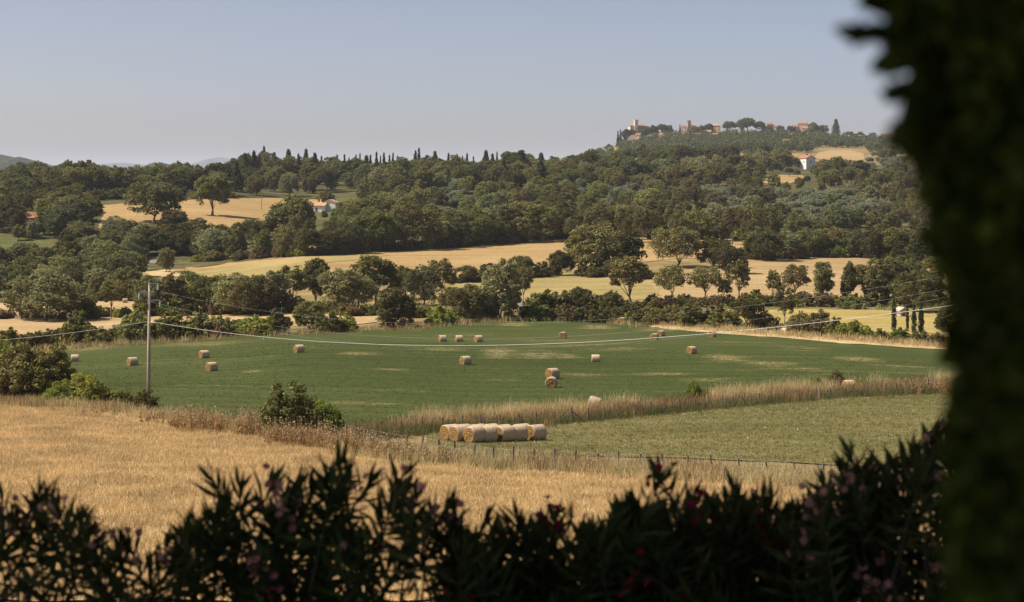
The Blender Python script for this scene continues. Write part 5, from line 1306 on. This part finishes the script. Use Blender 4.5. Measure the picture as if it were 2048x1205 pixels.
# ------------------------------------------------------------------ grasses
def grass_mat(name, lo, hi, trans=.35):
    w = N(name); at = w.n('ShaderNodeAttribute', attribute_name='tint').outputs['Fac']
    c = w.mix(at, lo, hi)
    n = w.noise(w.pos(), .25, 4, .6)
    c = w.mix(1.0, c, w.ramp(n, [(.3, (.66, .65, .63)), (.7, (1.14, 1.12, 1.08))]), 'MULTIPLY')
    w.base(c); w.b.inputs['Specular IOR Level'].default_value = .15
    tr = w.n('ShaderNodeBsdfTranslucent'); w.l(c, tr.inputs['Color'])
    ms = w.n('ShaderNodeMixShader'); ms.inputs[0].default_value = trans
    w.l(w.b.outputs[0], ms.inputs[1]); w.l(tr.outputs[0], ms.inputs[2]); w.l(ms.outputs[0], w.out.inputs['Surface'])
    return w.m
M['g_gold'] = grass_mat('wheat_stalks', (.44, .32, .16), (.80, .61, .345)); M['g_dry'] = grass_mat('dry_oat_grass', (.40, .31, .15), (.78, .64, .36)); M['g_green'] = grass_mat('verge_green', (.07, .085, .03), (.17, .185, .065))
M['g_brown'] = grass_mat('dry_thistle', (.20, .125, .055), (.46, .31, .15), .25); M['g_head'] = grass_mat('thistle_heads', (.38, .27, .16), (.62, .48, .31), .1); M['g_paddock'] = grass_mat('paddock_blades', (.11, .115, .038), (.24, .225, .085)); M['g_clover'] = grass_mat('clover_blades', (.040, .058, .016), (.074, .094, .032)); M['g_yellow'] = grass_mat('yellow_blossom', (.45, .36, .03), (.7, .58, .05)); M['g_white'] = grass_mat('white_umbels', (.5, .5, .42), (.8, .8, .72))
def blades(P, hgt, width, per, spread, lean, r):
    """P (n,3) tuft feet; -> quads of tapering blades"""
    n = len(P) * per
    b = np.repeat(P, per, 0) + np.column_stack([r.normal(0, spread, n), r.normal(0, spread, n), np.zeros(n)])
    h = np.repeat(hgt, per) * r.uniform(.6, 1.15, n)
    a = r.uniform(0, math.pi, n); w = width * r.uniform(.6, 1.3, n)
    s = np.column_stack([np.cos(a) * w, np.sin(a) * w, np.zeros(n)])
    t = b + np.column_stack([r.normal(0, lean, n) * h, r.normal(0, lean, n) * h, h])
    q = np.stack([b - s, b + s, t + s * .45, t - s * .45], 1); q[:, :2, 2] -= .08
    return q, np.clip(np.repeat(r.uniform(0, 1, len(P)), per) * .5 + r.uniform(0, .5, n), 0, 1)
def poly_points(A, n, r):
    A = np.array(A); out = []
    lo = A.min(0); hi = A.max(0); got = 0
    while got < n:
        x = r.uniform(lo[0], hi[0], n); y = r.uniform(lo[1], hi[1], n)
        k = inside(A, x, y); out.append(np.column_stack([x[k], y[k]])); got += k.sum()
    o = np.concatenate(out)[:n]
    return np.column_stack([o, height(o[:, 0], o[:, 1])])
def stuff(name, qs, mats):
    Q = np.concatenate([q for q, _ in qs]); T = np.concatenate([t for _, t in qs]); mi = np.concatenate([np.full(len(q), i) for i, (q, _) in enumerate(qs)])
    o = link(name, quads_mesh(name, Q, mats, T, mi)); tag(o, kind='stuff'); return o
r = np.random.default_rng(31)
def density(P, keep):    # patchy stand
    return P[keep(P)]
GA = np.array(GOLD); GA = GA[(GA[:, 1] > 55)]
P = poly_points(GOLD, 150000, r)
u_ = 1024 + F * P[:, 0] / P[:, 1]
P = P[(u_ > -260) & (u_ < 2250) & (P[:, 1] > 62)]
pn = np.sin(P[:, 0] * .9 + 2 * np.sin(P[:, 1] * .35)) * .5 + np.sin(P[:, 1] * 1.1 + P[:, 0] * .3) * .5
stuff('wheat', [blades(P, .36 + .10 * pn, .018, 4, .12, .48, r)], [M['g_gold']])
P = poly_points(PADDOCK, 42000, r); u_ = 1024 + F * P[:, 0] / P[:, 1]; P = P[u_ < 2050]
stuff('grass', [blades(P, r.uniform(.08, .24, len(P)), .022, 4, .12, .5, r), blades(P[:500], r.uniform(.2, .3, 500), .03, 2, .05, .2, r)], [M['g_paddock'], M['g_white']])
def band(px, n, up=0, w=12):
    """points scattered along a pixel polyline on the ground: w = half thickness in pixels"""
    us = [p[0] for p in px]; vs = [p[1] for p in px]; out = []
    for u in r.uniform(us[0], us[-1], n):
        p = G(u, np.interp(u, us, vs) + r.normal(0, w * .5)); out.append((p.x, p.y, p.z))
    return np.array(out)
# tall verge behind the paddock: green below, oat grass and brown weeds above
VERGE = [(690, 884), (850, 862), (1000, 852), (1108, 845), (1300, 826), (1467, 810), (1700, 790), (1900, 780), (2050, 778)]
P1 = band([(u, v - 4) for u, v in VERGE], 3000, 0, 11); P2 = band([(u, v - 14) for u, v in VERGE], 3600, 0, 11); P3 = band([(u, v + 3) for u, v in VERGE], 2200, 0, 6)
def clumpy(P, thr, f=.25, ph=0): return P[np.sin(P[:, 0] * f + ph) + np.sin(P[:, 0] * f * 2.7 + ph * 2) + r.normal(0, .5, len(P)) > thr]
def CL(P, thr, h, w, per, sp, ln):
    P = clumpy(P, thr); return blades(P, np.full(len(P), h), w, per, sp, ln, r)
P2b = P2[np.sin(P2[:, 0] * .22 + 1) + .6 * np.sin(P2[:, 0] * .61) + r.normal(0, .45, len(P2)) > -.1]
stuff('verge_grass', [blades(P1, r.uniform(.5, 1.15, len(P1)), .016, 8, .25, .32, r), blades(P2b, r.uniform(.8, 1.5, len(P2b)), .012, 10, .25, .28, r), blades(P2, r.uniform(.4, .8, len(P2)), .014, 5, .25, .3, r), CL(P1, .9, 1.15, .014, 8, .25, .2),
     blades(P3, r.uniform(.4, .95, len(P3)), .02, 12, .25, .4, r)], [M['g_brown'], M['g_dry'], M['g_green'], M['g_brown'], M['g_green']])
# near verge between wheat and paddock
NV = [(640, 900), (760, 912), (880, 922), (1000, 934), (1150, 944), (1300, 952), (1600, 970), (1900, 985), (2050, 990)]
P1 = band(NV, 3200, 0, 16); P2 = band([(u, v - 4) for u, v in NV], 1800, 0, 16)
stuff('verge_grass', [blades(P1, r.uniform(.5, 1.0, len(P1)), .012, 9, .25, .25, r), blades(P2, r.uniform(.3, .7, len(P2)), .015, 8, .25, .3, r), CL(P2, .6, .9, .013, 8, .2, .2)], [M['g_dry'], M['g_green'], M['g_brown']])
# left verge under the pole
LV = [(-60, 806), (80, 812), (200, 822), (320, 838), (430, 856), (520, 874), (640, 894)]
P1 = band(LV, 2100, 0, 11); P2 = band([(u, v - 3) for u, v in LV], 1500, 0, 11)
stuff('verge_grass', [blades(P1, r.uniform(.5, 1.1, len(P1)), .014, 9, .25, .25, r), blades(P2, r.uniform(.4, .9, len(P2)), .02, 8, .3, .35, r), CL(P1, .2, .9, .016, 8, .25, .2)], [M['g_dry'], M['g_green'], M['g_brown']])
# thistles with round seed heads
def thistles(cl):
    st = []; hd = []
    for u, v, n, w, hpx in cl:
        for _ in range(n):
            p = G(u + r.normal(0, w), v + r.normal(0, 3)); h = hpx * p.y / F * r.uniform(.55, 1.05)
            P = np.array([[p.x, p.y, p.z]])
            q, t = blades(P, np.array([h * .8]), .02, 5, .10, .12, r); st.append((q, t))
            tops = q[:, 2:, :].mean(1)
            q2, t2 = leaf_quads(tops + np.array([0, 0, .03]), np.full(len(tops), .035), 5, .045, r); hd.append((q2, t2))
            q3, t3 = leaf_quads(P + np.array([0, 0, h * .35]), np.array([.16]), 12, .09, r, squash=1.8); st.append((q3, t3))
    cat = lambda L: (np.concatenate([a for a, _ in L]), np.concatenate([b for _, b in L]))
    stuff('dry_thistles', [cat(st), cat(hd)], [M['g_brown'], M['g_head']])
thistles([(355,862,30,8,50),(392,864,46,10,62),(435,868,44,10,60),(485,876,48,9,68),(510,878,30,6,64),(560,892,40,16,66),(610,898,40,18,70),(660,904,40,18,66),(710,910,44,20,60),(770,916,40,22,54),(830,922,40,22,42),(900,930,30,25,38),(300,848,20,14,30),(200,832,16,20,24),
          (1815,786,26,14,34),(1860,786,30,14,36),(1890,786,26,12,36),(1930,786,20,15,34),(1170,950,16,12,40),(1330,958,12,20,34)])
# dry fringe at the back of the green field and along the hedges
FR = [(-40, 706), (150, 695), (350, 682), (500, 672), (700, 663), (860, 654), (960, 644), (1080, 638), (1180, 638), (1260, 648), (1420, 660), (1560, 670), (1700, 681), (1860, 693), (2000, 702)]
P1 = band(FR, 2600, 0, 7); P1 = P1[(P1[:, 0] > -6) | (r.uniform(size=len(P1)) < .35)]; P2 = band(FR, 1200, 0, 6)
stuff('verge_grass', [blades(P1, r.uniform(.6, 1.3, len(P1)), .03, 8, .4, .3, r), blades(P2, r.uniform(.4, .9, len(P2)), .04, 8, .4, .3, r)], [M['g_dry'], M['g_brown']])
# clover: short leaves over the nearer part of the green field
P = poly_points([tuple(G(u, v)[:2]) for u, v in [(70,728),(230,795),(330,826),(450,848),(740,852),(1000,834),(1300,807),(1700,783),(2050,772),(2050,722),(1400,706),(1000,690),(500,692)]], 60000, r)
stuff('clover', [blades(P, r.uniform(.07, .2, len(P)), .05, 3, .18, .6, r)], [M['g_clover']])
# flower dabs: yellow and white along the fence, blossoms on the rose bush
P1 = band([(1060, 838), (1110, 834), (1190, 828)], 60, 0, 5); P2 = band([(1690, 783), (1725, 786)], 60, 0, 5); P3 = band([(1010, 836), (1150, 834)], 60, 0, 7)
up = lambda P, h: P + np.array([0, 0, h])
ql = [leaf_quads(up(np.concatenate([P1, P2]), .95), np.full(120, .09), 8, .03, r), leaf_quads(up(P3, .8), np.full(60, .05), 6, .03, r)]
rb = G(578, 874); P4 = np.column_stack([rb.x + r.normal(0, .45, 5), rb.y - 1.3 + r.normal(0, .15, 5), rb.z + 3.75 + r.normal(0, .2, 5)])
ql.append(leaf_quads(P4, np.full(5, .08), 12, .055, r)); ql[1] = (np.concatenate([ql[1][0], ql[2][0]]), np.concatenate([ql[1][1], ql[2][1]])); ql.pop()
stuff('wild_flowers', ql, [M['g_yellow'], M['g_white']])

# ------------------------------------------------------------------ oleander hedge in the shade close to the viewpoint
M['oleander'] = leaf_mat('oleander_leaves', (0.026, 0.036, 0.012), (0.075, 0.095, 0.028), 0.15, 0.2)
M['oleander_stem'] = plain_mat('oleander_stem', (.05, .045, .03))
M['pink'] = grass_mat('pink_petals', (.46, .21, .20), (.74, .42, .38), .3); M['crimson'] = grass_mat('crimson_petals', (.15, .012, .03), (.27, .03, .06), .3); M['rose'] = grass_mat('rose_petals', (.38, .13, .14), (.62, .28, .28), .3)
OUT = [(-60, 960), (0, 955), (70, 948), (130, 950), (165, 985), (230, 1050), (300, 1075), (345, 1055), (375, 1010), (425, 925), (455, 935), (520, 945), (560, 930), (610, 935), (660, 900), (700, 915), (760, 915), (800, 925), (860, 960), (900, 965), (925, 1030), (960, 1020), (1000, 1010), (1050, 1000), (1110, 1000), (1200, 1005), (1240, 970), (1300, 970), (1370, 955), (1450, 950), (1520, 955), (1600, 965), (1640, 925), (1690, 900), (1740, 905), (1790, 880), (1830, 850), (1880, 850), (1960, 860), (2100, 850)]
def out_v(u): return float(np.interp(u, [p[0] for p in OUT], [p[1] for p in OUT]))
def leaf_blades(base, d, length, width, r):
    """lance leaves: two quads each"""
    n = len(base)
    side = np.cross(d, r.normal(size=(n, 3))); side /= np.linalg.norm(side, axis=1, keepdims=True)
    nrm = np.cross(side, d)
    L = length[:, None]; W = width[:, None]
    m = base + d * L * .45 + nrm * L * .02; t = base + d * L - nrm * L * r.uniform(0, .12, (n, 1))
    q1 = np.stack([base - side * W * .18, base + side * W * .18, m + side * W, m - side * W], 1)
    q2 = np.stack([m - side * W, m + side * W, t + side * W * .06, t - side * W * .06], 1)
    return np.concatenate([q1, q2])
def oleander(u0, u1, nsh, petal, npet, label, seed, extra=(), D0=8.0, deep=1.0):
    r = np.random.default_rng(seed)
    uc = (u0 + u1) / 2; x0 = (uc - 1024) / F * D0
    o = empty('oleander_shrub', (x0, D0, H(x0, D0))); tag(o, label, 'oleander', 'oleanders of the dark hedge')
    O = np.array(o.location)
    tips = [(u, v, D0 - .15) for u, v in extra]
    for i in range(nsh):
        u = r.uniform(u0 - 25, u1 + 25); v = out_v(u) + 18 + abs(r.normal(0, 1)) * 26 if i % 4 == 0 else out_v(u) + 42 + r.uniform(0, 1) ** deep * (1215 - out_v(u))
        tips.append((u, v, D0 + r.uniform(-.55, .6)))
    Q = []; stem = MB(); FQ = []; FT = []; tq = []
    for k, (u, v, D) in enumerate(tips):
        v += 42
        T = np.array([(u - 1024) / F * D, D, -(v - VH) * D / F])
        B = np.array([x0 + (T[0] - x0) * .35, D0 + (D - D0) * .4, H(x0, D0)])
        ax = T - B; ax = ax / np.linalg.norm(ax) + np.array([r.normal(0, .42), r.normal(0, .42), .25]); ax /= np.linalg.norm(ax)
        mid = T - ax * .42
        stem.tube([B - O, (B + mid) / 2 - O, mid - O, T - O], [.011, .009, .006, .003], 5, False)
        nw = 7
        s = np.arange(nw) / nw
        pts = T - ax * (s[:, None] * .29) 
        base = np.repeat(pts, 3, 0); n = len(base); sn = np.repeat(s, 3)
        ph = np.repeat(r.uniform(0, 6.28, nw), 3) + np.tile([0, 2.094, 4.189], nw) + r.normal(0, .2, n)
        e1 = np.cross(ax, [0.3, 1, .1]); e1 /= np.linalg.norm(e1); e2 = np.cross(ax, e1)
        rad = np.cos(ph)[:, None] * e1 + np.sin(ph)[:, None] * e2
        op = .3 + sn * 1.35 + r.normal(0, .14, n)
        d = ax * np.cos(op)[:, None] + rad * np.sin(op)[:, None]
        d /= np.linalg.norm(d, axis=1, keepdims=True)
        L = (.105 + .05 * np.minimum(sn * 3, 1)) * r.uniform(.75, 1.15, n)
        Q.append(leaf_blades(base, d, L, .0112 * r.uniform(.8, 1.25, n), r))
        if r.uniform() < npet:
            nf = r.integers(3, 9); FQ = []; FT = []
            for _ in range(nf):
                c = T + ax * r.uniform(-.02, .05) + r.normal(0, .028, 3)
                fd = unit(1, r, .4)[0] + np.array([0, -.6, 0]); fd /= np.linalg.norm(fd)
                a1 = np.cross(fd, [.2, .3, 1]); a1 /= np.linalg.norm(a1); a2 = np.cross(fd, a1)
                for p in range(5):
                    w = p * 1.2566 + r.normal(0, .1); pd = (a1 * math.cos(w) + a2 * math.sin(w)) * .85 + fd * .45; sd_ = np.cross(pd, fd)
                    FQ.append(np.stack([c, c + pd * .013 + sd_ * .010, c + pd * .022, c + pd * .013 - sd_ * .010])); FT.append(r.uniform(0, 1))
            link('flower_cluster', quads_mesh('oleander_flower_cluster', np.array(FQ) - O, M[petal], FT), o)
    Q = np.concatenate(Q)
    t = np.clip(r.uniform(0, 1, len(Q) // 2), 0, 1); 
    link('leaves', quads_mesh('oleander_leaves', Q - O, M['oleander'], r.uniform(0, 1, len(Q))), o)
    stem.build('stems', M['oleander_stem'], o)
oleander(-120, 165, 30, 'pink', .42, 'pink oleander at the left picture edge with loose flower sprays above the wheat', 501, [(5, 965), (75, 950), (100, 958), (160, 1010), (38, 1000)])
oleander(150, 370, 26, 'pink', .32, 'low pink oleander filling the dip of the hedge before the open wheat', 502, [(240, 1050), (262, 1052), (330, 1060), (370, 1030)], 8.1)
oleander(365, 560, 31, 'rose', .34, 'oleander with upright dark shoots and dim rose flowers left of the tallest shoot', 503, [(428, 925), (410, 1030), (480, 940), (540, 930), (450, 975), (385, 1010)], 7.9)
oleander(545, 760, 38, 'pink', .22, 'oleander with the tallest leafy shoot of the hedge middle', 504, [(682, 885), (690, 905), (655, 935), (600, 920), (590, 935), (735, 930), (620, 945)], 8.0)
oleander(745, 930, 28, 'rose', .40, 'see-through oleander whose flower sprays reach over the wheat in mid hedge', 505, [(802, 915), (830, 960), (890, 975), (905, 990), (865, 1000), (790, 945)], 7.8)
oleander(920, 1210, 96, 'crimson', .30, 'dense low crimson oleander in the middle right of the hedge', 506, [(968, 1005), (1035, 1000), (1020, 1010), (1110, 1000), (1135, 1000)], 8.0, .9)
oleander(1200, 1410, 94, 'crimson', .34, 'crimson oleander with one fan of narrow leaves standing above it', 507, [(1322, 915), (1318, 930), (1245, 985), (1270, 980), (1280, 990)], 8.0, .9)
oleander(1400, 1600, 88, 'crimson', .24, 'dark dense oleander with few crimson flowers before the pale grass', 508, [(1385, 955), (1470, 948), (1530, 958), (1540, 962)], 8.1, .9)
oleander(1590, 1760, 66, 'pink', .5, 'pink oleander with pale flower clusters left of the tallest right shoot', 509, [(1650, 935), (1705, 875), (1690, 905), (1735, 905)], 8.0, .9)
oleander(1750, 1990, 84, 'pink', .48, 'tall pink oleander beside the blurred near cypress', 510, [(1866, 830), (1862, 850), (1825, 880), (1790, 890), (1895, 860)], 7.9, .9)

# dark cypress close to the viewpoint
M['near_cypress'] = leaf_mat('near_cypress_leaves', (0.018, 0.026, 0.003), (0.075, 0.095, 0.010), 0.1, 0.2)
def near_cypress():
    r = np.random.default_rng(640)
    cx, cy = .976, 1.68
    zb = H(cx, cy)
    o = empty('cypress_tree', (cx, cy, zb)); tag(o, 'near dark cypress, strongly blurred, filling the right picture edge', 'cypress')
    O = np.array([cx, cy, zb])
    vs = np.array([-5500, -4200, -2500, -900, -300, 0, 60, 110, 170, 230, 290, 340, 400, 520, 600, 700, 900, 1205, 1500, 2600, 4400])
    us = np.array([3000, 2500, 2050, 1800, 1760, 1790, 1812, 1835, 1862, 1868, 1850, 1838, 1862, 1892, 1912, 1922, 1918, 1902, 1905, 1920, 2300])
    zs = -(vs - VH) * 1.81 / F; ed = 1.944 * np.sin(np.maximum(math.atan2(.976, 1.68) - np.arctan((us - 1024) / F), .02))
    o_ = np.argsort(zs); zs, ed = zs[o_], ed[o_]
    n = 24000
    z = r.uniform(-1.75, 3.1, n); z[: 17000] = r.uniform(-.55, .30, 17000)
    rad = np.interp(z, zs, ed)
    a = r.uniform(0, 2 * math.pi, n)
    k = r.uniform(.93, 1.0, n)
    C = np.column_stack([cx + np.cos(a) * rad * k, cy + np.sin(a) * rad * k, z])
    q, t = leaf_quads(C, np.full(n, .017), 12, .0105, r, squash=1.3, up=.5, rough=.8)
    # loose sprigs that stand out of the crown
    S = []
    for u0, v0, u1, v1 in ((1860, 75, 1702, 62), (1800, 20, 1738, 0), (1860, 105, 1800, 90), (1850, 180, 1790, 186), (1860, 215, 1822, 232), (1850, 262, 1806, 258), (1830, 300, 1795, 262), (1795, 128, 1768, 131), (1850, 40, 1790, 35)):
        for f in np.linspace(0, 1, 22):
            D = 1.66
            S.append(((u0 + (u1 - u0) * f - 1024) / F * D, D + r.normal(0, .01), -(v0 + (v1 - v0) * f + r.normal(0, 3) - VH) * D / F))
    q2, t2 = leaf_quads(np.array(S), np.full(len(S), .008), 16, .008, r)
    q = np.concatenate([q, q2]); t = np.concatenate([t, t2])
    link('crown', quads_mesh('near_cypress_crown', q - O, M['near_cypress'], t), o)
    m = MB(); m.tube([(0, 0, -.3), (.02, 0, 2.0), (0, 0, 4.4)], [.13, .09, .02], 10); m.build('trunk', M['bark'], o, smooth=True)
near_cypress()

# unseen oak added to keep sun off the hedge and the near cypress
make_broad('shade_oak', 700, 15, 17, 5.0, 11, 40, 120, 0.26, M['oak'], M['bark'], lobe=(.42, .56), clump=.2)
cr, tr, h = PROTO['shade_oak'][0]
so = empty('added_shade_oak', (-6.4, 5.4, H(-6.4, 5.4))); tag(so, 'out-of-view oak added left of the viewpoint to shade the oleander hedge', 'tree')
link('crown', cr, so); link('trunk', tr, so)

# ------------------------------------------------------------------ haze
w = bpy.data.materials.new('haze_air'); w.use_nodes = True
nt = w.node_tree; nt.nodes.clear()
pv = nt.nodes.new('ShaderNodeVolumePrincipled'); mo = nt.nodes.new('ShaderNodeOutputMaterial')
pv.inputs['Color'].default_value = (0.80, 0.86, 1.0, 1); pv.inputs['Density'].default_value = 4.4e-5
nt.links.new(pv.outputs[0], mo.inputs['Volume'])
m = MB(); m.box(-66000, 66000, -66000, 66000, -100, 240)
tag(m.build('haze', w), kind='stuff')
print('OBJECTS', len(bpy.data.objects))
